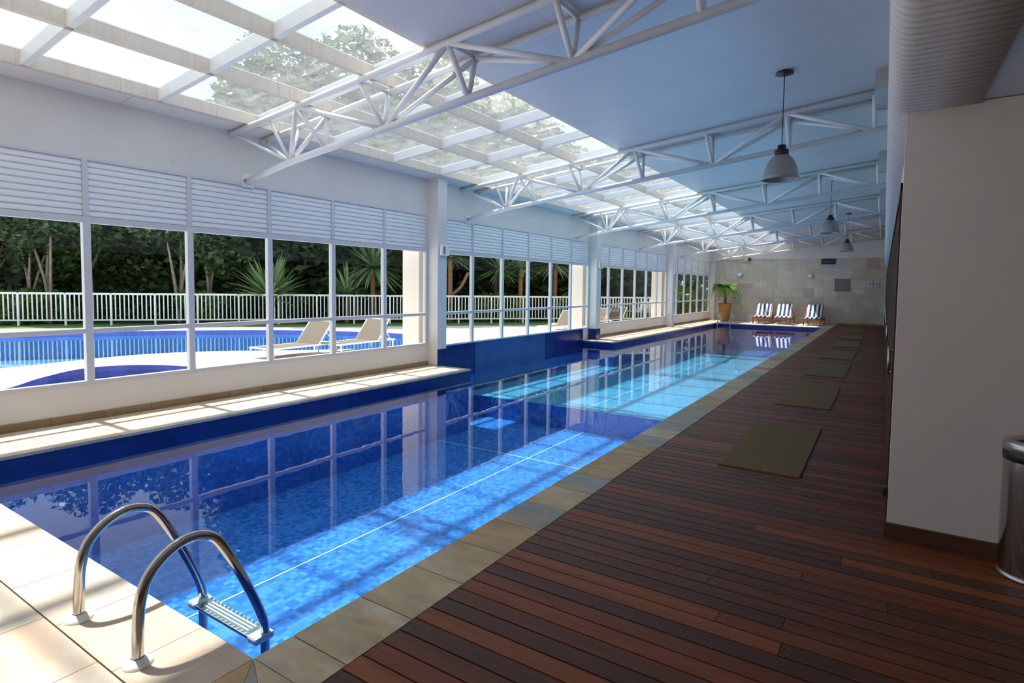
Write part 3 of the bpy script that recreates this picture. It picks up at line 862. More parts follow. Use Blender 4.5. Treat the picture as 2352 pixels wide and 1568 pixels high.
# ---------------------------------------------------------------- pool ladders
def catmull(pts, n=6):
    P = [Vector(p) for p in pts]; out = []
    for i in range(len(P)-1):
        p0 = P[max(i-1, 0)]; p1 = P[i]; p2 = P[i+1]; p3 = P[min(i+2, len(P)-1)]
        for k in range(n):
            t = k/n
            out.append(0.5*((2*p1) + (p2-p0)*t + (2*p0-5*p1+4*p2-p3)*t*t + (3*p1-p0-3*p2+p3)*t**3))
    out.append(P[-1]); return out
def ladder(label, loc, rot):
    t = thing('pool_ladder', label, 'ladder', loc, rot)
    prof = [(0.0, 0.0), (0.004, 0.14), (0.014, 0.25), (0.045, 0.34), (0.105, 0.405), (0.185, 0.442), (0.265, 0.440), (0.335, 0.395), (0.42, 0.245), (0.50, 0.07), (0.55, -0.06), (0.568, -0.14), (0.57, -0.30), (0.57, -0.70), (0.56, -0.98)]
    for x in (-0.2815, 0.2815):
        b = MB(); b.tube(catmull([(x, y, z) for y, z in prof], 5), 0.0225, 16); b.build('handrail', [M['steel']], t)
        b = MB(); b.lathe([(0.024, 0.030), (0.034, 0.028), (0.052, 0.012), (0.056, 0.004), (0.056, 0.0), (0.0, 0.0)], (x, 0, 0), 28); b.build('flange', [M['plastic']], t)
    for z in (-0.165, -0.42, -0.67):
        s = MB()
        s.box(-0.245, 0.245, 0.505, 0.60, z-0.02, z)
        st = s.build('step', [M['steel_dull']], t, 0.008)
        r = MB()
        for row, yy in enumerate((0.515, 0.535, 0.555, 0.575, 0.592)):
            if row in (0, 4):
                for k in range(13):
                    xx = -0.21 + 0.035*k; r.lathe([(0.006, z), (0.005, z+0.006), (0.0, z+0.007)], (xx, yy, 0), 8)
            else: r.box(-0.20, 0.20, yy-0.004, yy+0.004, z, z+0.004)
        r.build('tread_pattern', [M['plastic']], st)
        for sx in (-1, 1):
            c = MB(); c.box(min(sx*0.235, sx*0.31), max(sx*0.235, sx*0.31), 0.50, 0.605, z-0.028, z+0.010); c.build('step_bracket', [M['plastic']], st, 0.012)
    return t
ladder('stainless steel pool ladder with two curved handrails in the near corner', (-2.7695, 1.064, 0.0), 0)
ladder('slim steel pool ladder at the far left corner of the pool', (-6.06, 27.62, 0.0), PI)

# ---------------------------------------------------------------- waste bin
g = thing('waste_bin', 'polished stainless steel waste bin against the cream wall', 'bin', (0.745, 4.115, 0.0))
b = MB(); b.lathe([(0.0, 0.02), (0.150, 0.02), (0.152, 0.03), (0.152, 0.642)], n=48); b.build('body', [M['steel']], g)
b = MB(); b.lathe([(0.0, 0.0), (0.160, 0.0), (0.163, 0.008), (0.158, 0.022), (0.150, 0.026)], n=48); b.build('base_ring', [M['steel_dull']], g)
b = MB(); b.lathe([(0.1525, 0.640), (0.156, 0.642), (0.156, 0.694), (0.1525, 0.696)], n=48); b.build('band', [M['black']], g)
b = MB(); b.lathe([(0.154, 0.692), (0.159, 0.700), (0.159, 0.722), (0.154, 0.738), (0.142, 0.749), (0.122, 0.751), (0.106, 0.742), (0.101, 0.720)], n=48); b.build('lid_ring', [M['steel_dull']], g)
b = MB(); b.lathe([(0.102, 0.73), (0.099, 0.60), (0.097, 0.25), (0.0, 0.25)], n=32); b.build('liner', [M['black']], g)

# ---------------------------------------------------------------- striped wooden loungers at the far end
def wood_lounger(label, loc, rot):
    t = thing('sun_lounger', label, 'lounger', loc, rot, 'striped wooden loungers at the far end')
    W = 0.36
    b = MB()
    for sx in (-W, W-0.04): b.box(sx, sx+0.04, 0.0, 1.75, 0.20, 0.29)
    for y in (0.0, 0.58, 1.71): b.box(-W+0.04, W-0.04, y, y+0.04, 0.20, 0.29)
    for k in range(9): b.box(-W+.04, W-.04, 0.06+k*0.085, 0.06+k*0.085+0.06, 0.275, 0.295)
    b.build('frame', [M['furn']], t, 0.004, 1)
    for sx in (-W+0.02, W-0.02):
        for y in (0.08, 1.6):
            b = MB(); b.box(sx-0.025, sx+0.025, y, y+0.06, 0.0, 0.20); b.build('leg', [M['furn']], t, 0.004, 1)
    b = MB()
    p0 = Vector((0, 0.82, 0.29)); p1 = Vector((0, 1.32, 0.90))
    for k in range(8):
        q = p0.lerp(p1, (k+.5)/8); d = (p1-p0).normalized()
        b.prism((-W+.05, q.y, q.z), (W-.05, q.y, q.z), 0.05, 0.02)
    for sx in (-W+.03, W-.03): b.prism((sx, p0.y, p0.z), (sx, p1.y, p1.z), 0.035, 0.04)
    b.prism((-W+.06, 1.12, 0.62), (-W+.06, 1.5, 0.27), 0.03, 0.03); b.prism((W-.06, 1.12, 0.62), (W-.06, 1.5, 0.27), 0.03, 0.03)
    b.build('backrest', [M['furn']], t)
    # padded striped cushion: seat then back, tufted
    c = MB()
    path = []
    for k in range(13): path.append((0.03 + 0.79*k/12, 0.30))
    for k in range(1, 13): path.append((0.82 + 0.485*k/12, 0.30 + 0.60*k/12))
    nx = 15; hw = 0.31; th = 0.07
    top = []; bot = []
    for i, (y, z) in enumerate(path):
        a = 0 if i < 12 else math.atan2(0.60, 0.485)
        if i in (12,): a *= 0.5
        ny, nz = -math.sin(a), math.cos(a)
        puff = 0.6 + 0.4*abs(math.sin(PI*(i % 6)/6.0)); 
        if i in (0, len(path)-1): puff = 0.3
        for j in range(nx):
            x = -hw + 2*hw*j/(nx-1)
            e = 0.35 if j in (0, nx-1) else 1.0
            q = th*puff*e
            top.append((x, y + ny*q, z + nz*q)); bot.append((x, y, z))
    n = len(path); vs = top + bot; fs = []; off = len(top)
    for i in range(n-1):
        for j in range(nx-1):
            fs.append((i*nx+j, i*nx+j+1, (i+1)*nx+j+1, (i+1)*nx+j)); fs.append((off+i*nx+j, off+(i+1)*nx+j, off+(i+1)*nx+j+1, off+i*nx+j+1))
        fs.append((i*nx, (i+1)*nx, off+(i+1)*nx, off+i*nx)); fs.append((i*nx+nx-1, off+i*nx+nx-1, off+(i+1)*nx+nx-1, (i+1)*nx+nx-1))
    for j in range(nx-1):
        fs.append((j, off+j, off+j+1, j+1)); k = (n-1)*nx; fs.append((k+j, k+j+1, off+k+j+1, off+k+j))
    c.add(vs, fs, 0, True); c.build('cushion', [M['stripe']], t)
    return t
for x, l in ((-4.72, 'navy and white striped wooden lounger nearest the potted palm'), (-3.84, 'middle of the three navy and white striped wooden loungers'), (-2.62, 'navy and white striped wooden lounger nearest the deck')):
    wood_lounger(l, (x, 28.35, 0.0), random.uniform(-.02, .02))

# ---------------------------------------------------------------- potted palm
def frond_mesh(mb, base, az, length, rise, droop, wid, leaflets=16):
    """arched midrib with paired broad leaflets"""
    pts = []
    for k in range(leaflets+1):
        s = k/leaflets
        r = length*(s - 0.10*s*s); z = rise*math.sin(min(1.0, s*1.15)*PI*0.5)*1.0 - droop*s**2.2
        pts.append(Vector((base[0] + r*math.cos(az), base[1] + r*math.sin(az), base[2] + z)))
    mb.tube(pts, [0.012*(1-.8*k/leaflets)+.002 for k in range(len(pts))], 5)
    side = Vector((-math.sin(az), math.cos(az), 0))
    for k in range(2, leaflets+1):
        s = k/leaflets; t = (pts[k]-pts[k-1]).normalized()
        l = wid*(math.sin(PI*(0.12+0.80*s))**0.7)
        for sg in (-1, 1):
            d = (side*sg*0.9 + t*0.6 + Vector((0, 0, -0.25))).normalized()
            a = pts[k]; w = t*(length/leaflets*0.62)
            tip = a + d*l
            mid = a + d*l*0.5 + Vector((0, 0, 0.03))
            mb.add([tuple(a-w), tuple(a+w), tuple(mid+w*0.9), tuple(mid-w*0.9), tuple(tip)], [(0,1,2,3), (3,2,4)], 0)
g = thing('potted_palm', 'green potted palm in a tall ochre pot in the far left corner', 'plant', (-6.52, 29.25, 0.0))
b = MB(); b.lathe([(0.0, 0.0), (0.17, 0.0), (0.19, 0.05), (0.235, 0.30), (0.275, 0.60), (0.30, 0.80), (0.315, 0.82), (0.315, 0.87), (0.28, 0.875), (0.26, 0.80), (0.25, 0.60)], n=32); b.build('pot', [M['pot']], g)
b = MB(); b.lathe([(0.265, 0.80), (0.15, 0.825), (0.0, 0.83)], n=24); b.build('soil', [M['soil']], g)
b = MB(); b.tube([(0, 0, 0.8), (0.01, 0.0, 1.1), (-0.01, 0.01, 1.35), (0.0, 0.0, 1.55)], [0.075, 0.06, 0.055, 0.06], 12); b.build('trunk', [M['palmtrunk']], g)
rp = random.Random(5)
for k in range(17):
    az = 2*PI*k/17 + rp.uniform(-.15, .15)
    up = rp.uniform(0.30, 0.55); b = MB()
    frond_mesh(b, (0, 0, 1.50), az, rp.uniform(0.72, 0.92) if math.sin(az) < 0.5 else 0.62, up, rp.uniform(0.35, 0.85), 0.27, 15)
    b.build('frond', [M['frond']], g)

# ---------------------------------------------------------------- outdoors: terrace, pools, lawn
def fill_curve(name, loops, z, mat):
    cu = bpy.data.curves.new(name, 'CURVE'); cu.dimensions = '2D'; cu.fill_mode = 'BOTH'
    for lp in loops:
        s = cu.splines.new('POLY'); s.points.add(len(lp)-1)
        for p, q in zip(s.points, lp): p.co = (q[0], q[1], 0, 1)
        s.use_cyclic_u = True
    tmp = bpy.data.objects.new(name, cu); link(tmp)
    bpy.context.view_layer.update()
    dg = bpy.context.evaluated_depsgraph_get()
    me = bpy.data.meshes.new_from_object(tmp.evaluated_get(dg))
    bpy.data.objects.remove(tmp); bpy.data.curves.remove(cu)
    me.name = name; me.materials.clear(); me.materials.append(mat)
    bm = bmesh.new(); bm.from_mesh(me); bmesh.ops.recalc_face_normals(bm, faces=bm.faces)
    for f in bm.faces:
        if f.normal.z < 0: f.normal_flip()
    bm.to_mesh(me); bm.free()
    o = bpy.data.objects.new(name, me); o.location.z = z; link(o)
    return o
def smooth_loop(pts, n=5):
    P = [Vector((p[0], p[1], 0)) for p in pts]; N = len(P); out = []
    for i in range(N):
        p0, p1, p2, p3 = P[i-1], P[i], P[(i+1) % N], P[(i+2) % N]
        for k in range(n):
            t = k/n; q = 0.5*((2*p1) + (p2-p0)*t + (2*p0-5*p1+4*p2-p3)*t*t + (3*p1-p0-3*p2+p3)*t**3)
            out.append((q.x, q.y))
    return out
OP = smooth_loop([(-23.0, 4.2), (-22.0, 5.9), (-20.6, 7.9), (-19.2, 9.9), (-16.6, 12.3), (-13.4, 13.5), (-11.3, 13.2), (-10.2, 11.9), (-10.3, 10.3), (-11.5, 8.6), (-12.9, 7.1), (-13.4, 5.9), (-13.3, 4.6), (-13.1, 3.4), (-13.6, 1.5), (-15.5, -1.0), (-20.5, -1.0), (-23.2, 1.5)])
SP = smooth_loop([(-9.9, 1.5), (-10.45, 2.75), (-11.35, 3.55), (-12.0, 4.35), (-11.9, 5.0), (-11.2, 5.5), (-10.35, 5.62), (-9.4, 5.3), (-8.9, 4.3), (-8.8, 2.8), (-9.2, 1.6)])
FA, FB = Vector((-28.0, 4.15, 0)), Vector((-8.35, 26.2, 0))      # fence line
fd = (FB - FA).normalized(); fn = Vector((-fd.y, fd.x, 0))      # fn points away from the house
LA = FA - fn*1.5; LB = LA + fd*((-7.75 - LA.x)/fd.x); FE = FA + fd*((-7.75 - FA.x)/fd.x)
deckloop = [(XW-0.18, -14), (XW-0.18, LB.y), (LB.x, LB.y), (LA.x, LA.y), (-32, -14)]
o = fill_curve('terrace', [deckloop, OP, SP], 0.0, M['terrace']); struct(o, 'bright pale stone terrace outside the windows', 'terrace')
o = fill_curve('lawn', [[(LA.x, LA.y), (LB.x, LB.y), tuple(FE[:2]), tuple((FE + fn*1.0)[:2]), tuple((FA + fn*1.0)[:2])]], -0.005, M['grass']); struct(o, 'strip of sunlit lawn in front of the white fence', 'lawn')
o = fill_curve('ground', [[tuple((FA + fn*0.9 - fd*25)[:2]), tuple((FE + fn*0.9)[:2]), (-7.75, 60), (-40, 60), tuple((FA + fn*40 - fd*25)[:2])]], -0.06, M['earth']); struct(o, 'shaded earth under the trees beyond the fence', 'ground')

def outpool(name, loop, zw, zb, band, mats, wlabel, blabel, wmat):
    m = MB(); n = len(loop)
    vs = [(x, y, 0.0) for x, y in loop] + [(x, y, zw-band) for x, y in loop]
    m.add(vs, [(i, (i+1) % n, n+(i+1) % n, n+i) for i in range(n)], 0)
    vs = [(x, y, zw-band) for x, y in loop] + [(x, y, zb) for x, y in loop]
    m.add(vs, [(i, (i+1) % n, n+(i+1) % n, n+i) for i in range(n)], 1)
    m.add([(x, y, zb) for x, y in loop], [tuple(range(n))], 1)
    o = m.build(name + '_basin', mats); struct(o, blabel, 'pool')
    w = fill_curve(name + '_water', [loop], zw, wmat); struct(w, wlabel, 'water')
outpool('outdoor_pool', OP, -0.13, -0.8, 0.02, [M['spabottom'], M['outbottom']], 'rippled light blue water of the curved outdoor pool', 'curved outdoor pool basin with a dark blue rim', M['outwater'])
outpool('outdoor_spa', SP, -0.10, -0.5, 0.2, [M['spabottom'], M['spabottom']], 'dark blue water of the small outdoor pool by the window', 'small dark blue outdoor pool basin by the window', M['outwater'])

# ---------------------------------------------------------------- fence
f = thing('fence', 'white railing fence across the far side of the terrace', 'fence', (FA.x, FA.y, 0), math.atan2(fd.y, fd.x))
L = (FB - FA).length; np_ = int(L/1.38); st = L/np_
post = None; panel = None
for k in range(np_ + 1):
    if post is None:
        b = MB(); b.box(-0.03, 0.03, -0.03, 0.03, 0, 1.15); post = b.build('post', [M['fence']], f); o = post
    else:
        o = post.copy(); link(o, f)
    o.location.x = k*st
for k in range(np_):
    if panel is None:
        b = MB(); b.box(0.03, st-0.03, -0.035, 0.035, 1.10, 1.17); b.box(0.03, st-0.03, -0.02, 0.02, 0.17, 0.22)
        q = 9
        for j in range(1, q+1):
            x = st*j/(q+1); b.box(x-0.018, x+0.018, -0.014, 0.014, 0.22, 1.10)
        panel = b.build('railing_panel', [M['fence']], f); o = panel
    else:
        o = panel.copy(); link(o, f)
    o.location.x = k*st

# ---------------------------------------------------------------- trees and shrubs
def along(s, off): p = FA + fd*s + fn*off; return (p.x, p.y)
def leafcloud(mb, rnd, blobs, n, size, mi=0):
    tot = sum(b[3]*b[4]*b[5] for b in blobs)
    for (cx, cy, cz, rx, ry, rzz) in blobs:
        for _ in range(int(n*rx*ry*rzz/tot)):
            while True:
                a, b, c = rnd.uniform(-1, 1), rnd.uniform(-1, 1), rnd.uniform(-1, 1)
                d = a*a + b*b + c*c
                if d <= 1 and d > 0.12: break
            p = Vector((cx + a*rx, cy + b*ry, cz + c*rzz))
            u = Vector((rnd.gauss(0, 1), rnd.gauss(0, 1), rnd.gauss(0, .6))).normalized()
            v = u.cross(Vector((rnd.gauss(0, 1), rnd.gauss(0, 1), rnd.gauss(0, 1)))).normalized()
            s = size*rnd.uniform(0.55, 1.45)
            u *= s; v *= s*0.5
            mb.add([tuple(p-u), tuple(p-u*.1+v), tuple(p+u), tuple(p-u*.1-v)], [(0,1,2,3)], mi)
def tree_proto(seed, H, spread, leaf, n=5200, trunk_h=2.6, lean=0.3, flower=False):
    rnd = random.Random(seed)
    t = bpy.data.objects.new('tree', None)
    b = MB()
    base = Vector((0, 0, 0)); fork = Vector((rnd.uniform(-lean, lean), rnd.uniform(-.2, .2), trunk_h))
    b.tube(catmull([base, fork*0.5 + Vector((rnd.uniform(-.12, .12), 0, 0)), fork], 4), [0.13 - 0.045*i/8 for i in range(9)], 8)
    ends = []
    for k in range(5):
        az = 2*PI*k/5 + rnd.uniform(-.4, .4); e = fork + Vector((math.cos(az)*spread*0.55, math.sin(az)*spread*0.55, (H-trunk_h)*rnd.uniform(.35, .6)))
        md = fork.lerp(e, .5) + Vector((rnd.uniform(-.2, .2), rnd.uniform(-.2, .2), .2))
        b.tube(catmull([fork - Vector((0,0,.1)), md, e], 3), [0.07 - .055*i/6 for i in range(7)], 6); ends.append(e)
    trunk = b.build('trunk', [M['trunk']])
    c = MB(); blobs = [(0, 0, trunk_h + (H-trunk_h)*.55, spread*.8, spread*.8, (H-trunk_h)*.48)]
    for e in ends: blobs.append((e.x, e.y, e.z + .4, spread*.55, spread*.55, (H-trunk_h)*.28))
    for k in range(4):
        az = rnd.uniform(0, 2*PI); blobs.append((math.cos(az)*spread*.7, math.sin(az)*spread*.7, trunk_h + rnd.uniform(.1, .5)*(H-trunk_h)*.5, spread*.5, spread*.5, .9))
    leafcloud(c, rnd, blobs, int(n*1.9), 0.155)
    mats = [leaf]
    if flower:
        leafcloud(c, rnd, [(b_[0], b_[1], b_[2], b_[3]*1.05, b_[4]*1.05, b_[5]*1.05) for b_ in blobs[1:3]], 70, 0.10, 1); mats.append(M['flower'])
    crown = c.build('crown', mats)
    return trunk.data, crown.data, trunk, crown
PROT = [tree_proto(11, 11.5, 3.3, M['leaf_dark'], 8200, 3.0), tree_proto(12, 8.6, 3.0, M['leaf_mid'], 6800, 2.4, flower=True), tree_proto(13, 13.0, 3.4, M['leaf_dark'], 8200, 3.4, .6), tree_proto(14, 6.2, 2.8, M['leaf_mid'], 6000, 1.2)]
for pr in PROT:
    for o in pr[2:]: bpy.data.objects.remove(o)
PT = []
def put_tree(kind, s, off, rot, sc, label, name='tree'):
    x, y = along(s, off)
    t = thing(name, label, 'tree', (x, y, -0.06), rot, 'trees beyond the white fence'); t.scale = (sc, sc, sc); PT.append(t)
    for nm, me in (('trunk', PROT[kind][0]), ('crown', PROT[kind][1])):
        link(bpy.data.objects.new(nm, me), t)
def myrtle(seed):
    rnd = random.Random(seed); b = MB(); ends = []
    for k in range(3):
        az = rnd.uniform(0, 2*PI); e = Vector((math.cos(az)*.55, math.sin(az)*.55, 3.0 + rnd.uniform(0, .5)))
        md = Vector((e.x*.25 + rnd.uniform(-.12, .12), e.y*.25, 1.5)); b.tube(catmull([(0, 0, 0), md, e], 5), [.085 - .055*i/10 for i in range(11)], 7); ends.append(e)
    tr = b.build('trunk', [M['paletrunk']]); c = MB()
    bl = [(e.x*1.6, e.y*1.6, e.z + .7, 1.0, 1.0, .75) for e in ends] + [(0, 0, 4.6, 1.3, 1.3, .9)]
    leafcloud(c, rnd, bl, 2600, .12); leafcloud(c, rnd, bl[:1], 45, .08, 1)
    cr = c.build('crown', [M['leaf_mid'], M['flower']]); r = (tr.data, cr.data); bpy.data.objects.remove(tr); bpy.data.objects.remove(cr); return r
PROT += [myrtle(41), myrtle(42)]
ORD = ['first', 'second', 'third', 'fourth', 'fifth', 'sixth', 'seventh', 'eighth', 'ninth', 'tenth', 'eleventh', 'twelfth']
front = [(1, -1.5, 2.4, 0.3, .85), (1, 2.2, 2.8, 1.4, .82), (1, 5.3, 3.0, 2.2, .88), (1, 8.7, 3.2, 0.6, .9), (2, 12.3, 3.4, 4.0, .95), (0, 15.6, 3.2, 5.0, 1.1), (2, 18.9, 3.2, 1.0, .95), (0, 22.2, 3.6, 2.9, .95), (1, 25.4, 4.2, .2, 1.05)]
for i, (k, s, off, r, sc) in enumerate(front):
    put_tree(k, s, off, r, sc, '%s tree from the left in the front row beyond the white fence' % ORD[i])
back = [(3, 0.5, 6.2, 0, 1.1), (3, 3.9, 7.0, 1, 1.2), (3, 7.0, 6.4, 2, 1.2), (3, 10.4, 7.0, 3, 1.3), (3, 13.8, 6.2, 4, 1.35), (0, 17.2, 7.0, 5, 1.05), (3, 20.5, 6.2, .5, 1.35), (2, 24.0, 7.0, 1.5, .9), (3, 27.6, 6.8, 2.5, 1.3), (0, 31.5, 7.6, 4.1, .95)]
for i, (k, s, off, r, sc) in enumerate(back):
    put_tree(k, s, off, r, sc, '%s tree from the left in the rear row of dense trees' % ORD[i])
# undergrowth filling the shade between trunks
def hedge(seed, n, leaf, w, h):
    rnd = random.Random(seed); c = MB()
    bl = [(rnd.uniform(-w/2, w/2), rnd.uniform(-.5, .5), rnd.uniform(.35, h*.8), w*.22, .7, h*.33) for _ in range(9)] + [(w*(k-1.5)/4, 0, h*.22, w*.2, .6, h*.26) for k in range(4)]
    leafcloud(c, rnd, bl, int(n*1.6), 0.13); o = c.build('shrub', [leaf]); me = o.data; bpy.data.objects.remove(o); return me
HG = [hedge(31, 3600, M['leaf_dark'], 3.4, 3.0), hedge(32, 2600, M['leaf_light'], 2.6, 1.7), hedge(33, 3600, M['leaf_mid'], 3.2, 3.6)]
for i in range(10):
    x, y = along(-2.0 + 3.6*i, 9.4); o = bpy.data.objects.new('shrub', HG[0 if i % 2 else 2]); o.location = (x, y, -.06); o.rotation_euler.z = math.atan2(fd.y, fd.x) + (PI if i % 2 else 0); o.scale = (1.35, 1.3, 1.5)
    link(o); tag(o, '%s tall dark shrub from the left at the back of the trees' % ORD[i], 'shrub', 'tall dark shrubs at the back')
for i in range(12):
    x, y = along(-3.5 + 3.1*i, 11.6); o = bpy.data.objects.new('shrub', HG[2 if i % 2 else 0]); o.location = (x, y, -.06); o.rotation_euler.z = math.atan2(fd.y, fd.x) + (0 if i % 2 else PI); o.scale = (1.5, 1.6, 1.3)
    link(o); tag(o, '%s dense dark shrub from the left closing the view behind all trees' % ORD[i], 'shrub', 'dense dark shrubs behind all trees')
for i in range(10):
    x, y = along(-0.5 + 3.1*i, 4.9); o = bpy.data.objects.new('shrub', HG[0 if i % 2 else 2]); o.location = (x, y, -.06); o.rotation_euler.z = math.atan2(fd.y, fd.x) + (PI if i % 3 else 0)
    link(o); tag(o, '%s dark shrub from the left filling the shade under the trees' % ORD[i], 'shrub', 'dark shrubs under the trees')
for i, s in enumerate((1.2, 4.0, 9.6, 21.8, 25.2)):
    x, y = along(s, 1.4); o = bpy.data.objects.new('shrub', HG[1]); o.location = (x, y, -.06); o.rotation_euler.z = math.atan2(fd.y, fd.x) + i; o.scale = (.75, .75, .75)
    link(o); tag(o, '%s light green shrub from the left just behind the white fence' % ORD[i], 'shrub', 'light green shrubs behind the fence')

# sword-leaved yuccas and palms behind the fence
def yucca(label, x, y, zc, R, n, seed, lean=(0, 0), emin=-0.35, name='yucca'):
    rnd = random.Random(seed)
    t = thing(name, label, 'plant', (x, y, -0.05))
    c = Vector((lean[0], lean[1], zc + .05))
    b = MB(); b.tube(catmull([(0, 0, 0), (lean[0]*.3, lean[1]*.3, zc*.5), tuple(c)], 4), 0.10, 9); b.build('trunk', [M['palmtrunk']], t)
    l = MB()
    for k in range(n):
        az = rnd.uniform(0, 2*PI); el = math.asin(rnd.uniform(emin, 1.0)); ln = R*rnd.uniform(.75, 1.08)
        d = Vector((math.cos(az)*math.cos(el), math.sin(az)*math.cos(el), math.sin(el)))
        sd = d.cross(Vector((0, 0, 1)))
        sd = sd.normalized() if sd.length > .05 else Vector((1, 0, 0))
        sag = 0.22*math.cos(el)*ln
        vs = []; w = 0.035*R/1.2
        for s, ww in ((0.03, .6), (.35, 1.0), (.7, .75), (1.0, .05)):
            p = c + d*(ln*s) - Vector((0, 0, sag*s*s)); vs += [tuple(p - sd*w*ww), tuple(p + sd*w*ww)]
        l.add(vs, [(0,1,3,2), (2,3,5,4), (4,5,7,6)])
    l.build('leaf_crown', [M['yucca']], t)
    return t
def at(px_s, off=0.7): return along(px_s, off)

# ---------------------------------------------------------------- camera
FPX, CXP, CYP, CAMH = 1313.0, 1176.0, 732.0, 1.55
def vp(x, y): return Vector((x - CXP, -(y - CYP), -FPX)).normalized()
ay = vp(2030, 669); ax = -vp(-850, 635)
az_ = ax.cross(ay).normalized(); ax = ay.cross(az_).normalized()
RM = Matrix((ax, ay, az_))
cam = bpy.data.cameras.new('camera'); co = bpy.data.objects.new('camera', cam); link(co)
co.matrix_world = Matrix.Translation((0, 0, CAMH)) @ RM.to_4x4()
cam.sensor_fit = 'HORIZONTAL'; cam.sensor_width = 36.0; cam.lens = FPX/2352*36.0
cam.shift_x = 0.0; cam.shift_y = -(784.0 - CYP)/2352.0
cam.clip_start = 0.05; cam.clip_end = 400
S.camera = co

def s_at(px, off):
    """distance along the fence where a sight line in direction px meets the line `off` behind it"""
    d = RM @ Vector((px - CXP, -(655 - CYP), -FPX)); d.z = 0
    p = FA + fn*off
    den = d.x*fd.y - d.y*fd.x
    k = (p.x*fd.y - p.y*fd.x)/den
    q = d*k - p
    return q.dot(fd)

YU = [(620, 0.6, 0.95, 2.15, 170, 'broad green sword-leaved yucca just above the fence rail, fourth pane of the first bay'),
      (797, 0.7, 1.15, 1.45, 100, 'low yellow green yucca leaning on the taller grey green one'),
      (856, 0.9, 2.30, 1.75, 190, 'tall grey green yucca with a round drooping head behind the fence'),
      (1034, 0.6, 2.75, 1.40, 110, 'forked palm with orange trunk in the first pane of the second bay'),
      (1150, 1.2, 2.25, 1.60, 130, 'feathery palm behind the fence in the second pane of the second bay'),
      (1196, 0.7, 2.35, 1.30, 110, 'drooping yellow green palm in the third pane of the second bay'),
      (1275, 0.9, 2.55, 1.50, 110, 'golden tipped palm behind the fence in the fourth pane of the second bay')]
for i, (px, off, zc, R_, n, lab) in enumerate(YU):
    x, y = along(s_at(px, off), off)
    t = yucca(lab, x, y, zc, R_, n, 50 + i, emin=(0.05, 0.0, -0.5, -0.35, -.35, -.4, -.35)[i], name='yucca' if i < 3 else 'palm')
    if i == 3:
        b = MB(); b.tube(catmull([(0.0, 0, 1.2), (.35, .25, 1.55), (.62, .45, 2.2)], 4), .07, 8); b.build('branch', [M['palmtrunk']], t)

for i, (px, off, k, r, sc, lab) in enumerate([(112, 1.6, 4, .4, 1.0, 'slender pale stemmed tree in the first pane of the first bay'), (70, 2.1, 5, 2.0, .9, 'slender pale stemmed tree with pink blossom at the left edge'),
        (412, 1.5, 5, 1.1, 1.05, 'slender forked tan stemmed tree in the second pane of the first bay'), (480, 2.0, 4, 3.0, 1.0, 'slender pale stemmed tree in the third pane of the first bay')]):
    put_tree(k, s_at(px, off), off, r, sc, lab)
for i, (x, y, k, r, sc, lab) in enumerate([(-12.6, 33.0, 1, .5, .9, 'leafy tree outside the fourth window bay, nearer one'), (-10.6, 38.5, 3, 1.5, 1.3, 'leafy tree outside the fourth window bay, farther one'), (-15.5, 37.5, 0, 2.5, .9, 'tall dark tree outside the fourth window bay')]):
    put_tree(k, 0, 0, r, sc, lab); bpy.context.view_layer.update(); PT[-1].location = (x, y, -.06)
for i, (x, y) in enumerate([(-9.0, 31.0), (-10.2, 33.8)]):
    o = bpy.data.objects.new('shrub', HG[1]); o.location = (x, y, -.06); o.rotation_euler.z = 1.0 + i; link(o); tag(o, ['bright green shrub outside the fourth window bay, nearer one', 'bright green shrub outside the fourth window bay, farther one'][i], 'shrub')

# ---------------------------------------------------------------- tan sling loungers outside
def sling(label, loc, rot, proto=[]):
    if proto:
        t = copy_tree(proto[0]); t.location = loc; t.rotation_euler = (0, 0, rot); t['label'] = label; return t
    t = thing('pool_lounger', label, 'lounger', loc, rot, 'tan sling loungers on the terrace')
    W = 0.36
    def part(name, mat, mb): return mb.build(name, [mat], t)
    b = MB(); H0 = 0.22; YH = 1.20; YT = 1.60; ZT = 0.72
    for sx in (-W, W):
        b.tube([(sx, 0, H0), (sx, 1.80, H0)], 0.016, 8); b.tube([(sx, YH, H0), (sx, YT, ZT)], 0.016, 8)
        b.tube([(sx, 1.42, 0.49), (sx, 1.66, H0)], .010, 6)
    b.tube([(-W, 0, H0), (W, 0, H0)], 0.016, 8); b.tube([(-W, YT, ZT), (W, YT, ZT)], 0.016, 8); b.tube([(-W, 1.8, H0), (W, 1.8, H0)], 0.016, 8)
    part('frame', M['fence'], b)
    for sx in (-W, W):
        for y in (0.03, 1.72):
            b = MB(); b.tube([(sx, y, 0.0), (sx, y, H0)], 0.016, 8); part('leg', M['fence'], b)
    b = MB(); b.prism((0, 0.03, H0+.005), (0, YH, H0+.005), 2*W-.03, 0.012); part('seat', M['tan'], b)
    b = MB(); b.prism((0, YH, H0+.005), (0, YT, ZT), 2*W-.03, 0.012); part('backrest', M['tan'], b)
    proto.append(t); return t
sling('tan sling lounger outside the first bay, its footrest in view', (-10.72, 7.02, 0), 0.06)
sling('tan sling lounger outside the first bay, behind the other one', (-10.40, 8.48, 0), 0.06)
sling('tan sling lounger outside the far end of the second bay', (-9.6, 16.9, 0), -0.1)
sling('tan sling lounger outside the second pane of the third bay', (-9.9, 18.3, 0), -0.1)
sling('tan sling lounger outside the fourth pane of the third bay', (-9.9, 20.2, 0), -0.1)
sling('tan sling lounger outside the last pane of the third bay', (-9.9, 22.1, 0), -0.1)

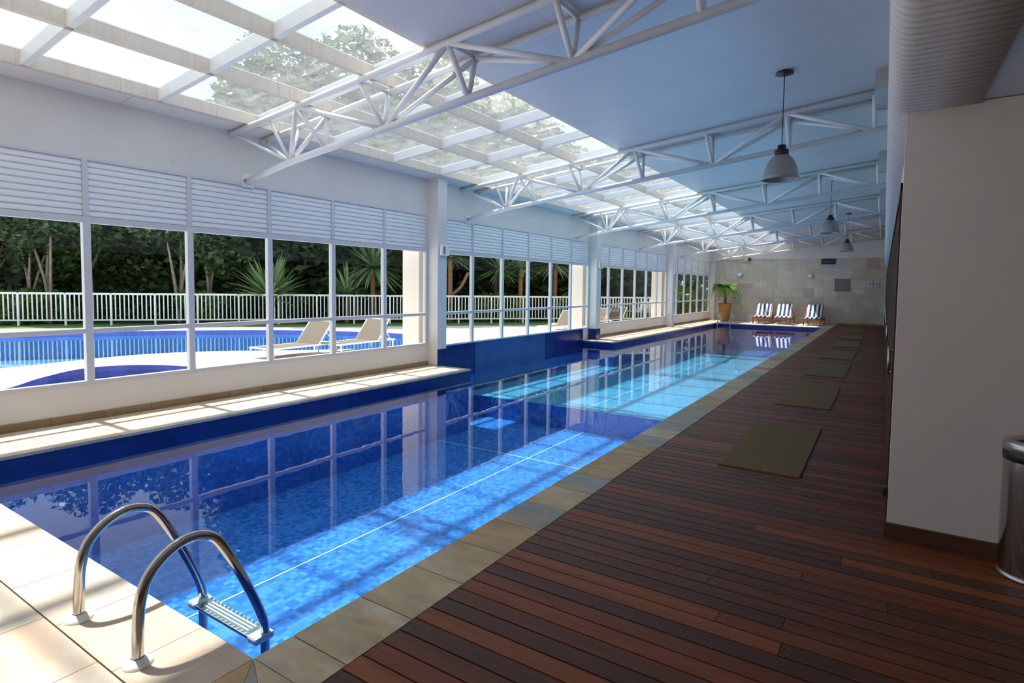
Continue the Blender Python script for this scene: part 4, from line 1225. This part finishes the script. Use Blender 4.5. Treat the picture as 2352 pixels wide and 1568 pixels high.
# ---------------------------------------------------------------- light
K = 0.42                                     # sun travels K metres in +x for each metre down
sun = bpy.data.lights.new('sun', 'SUN'); so = bpy.data.objects.new('sun', sun); link(so)
so.rotation_euler = Vector((-K, 0.0, 1.0)).to_track_quat('Z', 'Y').to_euler()
sun.energy = 5.2; sun.angle = math.radians(1.9); sun.color = (1.0, 0.955, 0.88)

w = bpy.data.worlds.new('sky'); S.world = w; w.use_nodes = True
t = w.node_tree; t.nodes.clear()
out = t.nodes.new('ShaderNodeOutputWorld'); bg = t.nodes.new('ShaderNodeBackground')
sky = t.nodes.new('ShaderNodeTexSky'); sky.sky_type = 'NISHITA'; sky.sun_disc = False
sky.sun_elevation = math.atan2(1.0, K); sky.sun_rotation = -PI/2; sky.air_density = 1.0; sky.dust_density = 1.0
tc = t.nodes.new('ShaderNodeTexCoord'); mp = t.nodes.new('ShaderNodeMapping'); mp.inputs['Scale'].default_value = (1.0, 1.0, 2.2)
nz = t.nodes.new('ShaderNodeTexNoise'); nz.inputs['Scale'].default_value = 2.6; nz.inputs['Detail'].default_value = 8; nz.inputs['Roughness'].default_value = 0.58
rp_ = t.nodes.new('ShaderNodeValToRGB'); rp_.color_ramp.elements[0].position = 0.36; rp_.color_ramp.elements[1].position = 0.60
mxr = t.nodes.new('ShaderNodeMix'); mxr.data_type = 'RGBA'
SKYK = 0.045
mul0 = t.nodes.new('ShaderNodeVectorMath'); mul0.operation = 'SCALE'; mul0.inputs['Scale'].default_value = SKYK
mul = t.nodes.new('ShaderNodeVectorMath'); mul.operation = 'ADD'; mul.inputs[1].default_value = (0.27, 0.43, 0.60)   # summer haze
t.links.new(tc.outputs['Generated'], mp.inputs[0]); t.links.new(mp.outputs[0], nz.inputs['Vector']); t.links.new(nz.outputs['Fac'], rp_.inputs['Fac'])
t.links.new(sky.outputs[0], mul0.inputs[0]); t.links.new(mul0.outputs[0], mul.inputs[0]); t.links.new(mul.outputs[0], mxr.inputs[6])
mxr.inputs[7].default_value = (0.64, 0.70, 0.78, 1)
t.links.new(rp_.outputs['Color'], mxr.inputs['Factor']); t.links.new(mxr.outputs[2], bg.inputs['Color'])
t.links.new(bg.outputs[0], out.inputs[0])
bg.inputs['Strength'].default_value = 1.0

# ---------------------------------------------------------------- render look
vs = S.view_settings; vs.view_transform = 'Standard'; vs.look = 'None'; vs.gamma = 1.0; vs.use_curve_mapping = False
vs.exposure = 0.74
c = S.cycles
c.max_bounces = 10; c.diffuse_bounces = 4; c.glossy_bounces = 4; c.transmission_bounces = 4; c.transparent_max_bounces = 24
c.sample_clamp_indirect = 8.0; c.blur_glossy = 0.6
c.caustics_reflective = True; c.caustics_refractive = False
c.use_denoising = True; c.denoiser = 'OPENIMAGEDENOISE'
c.use_adaptive_sampling = True; c.adaptive_threshold = 0.04
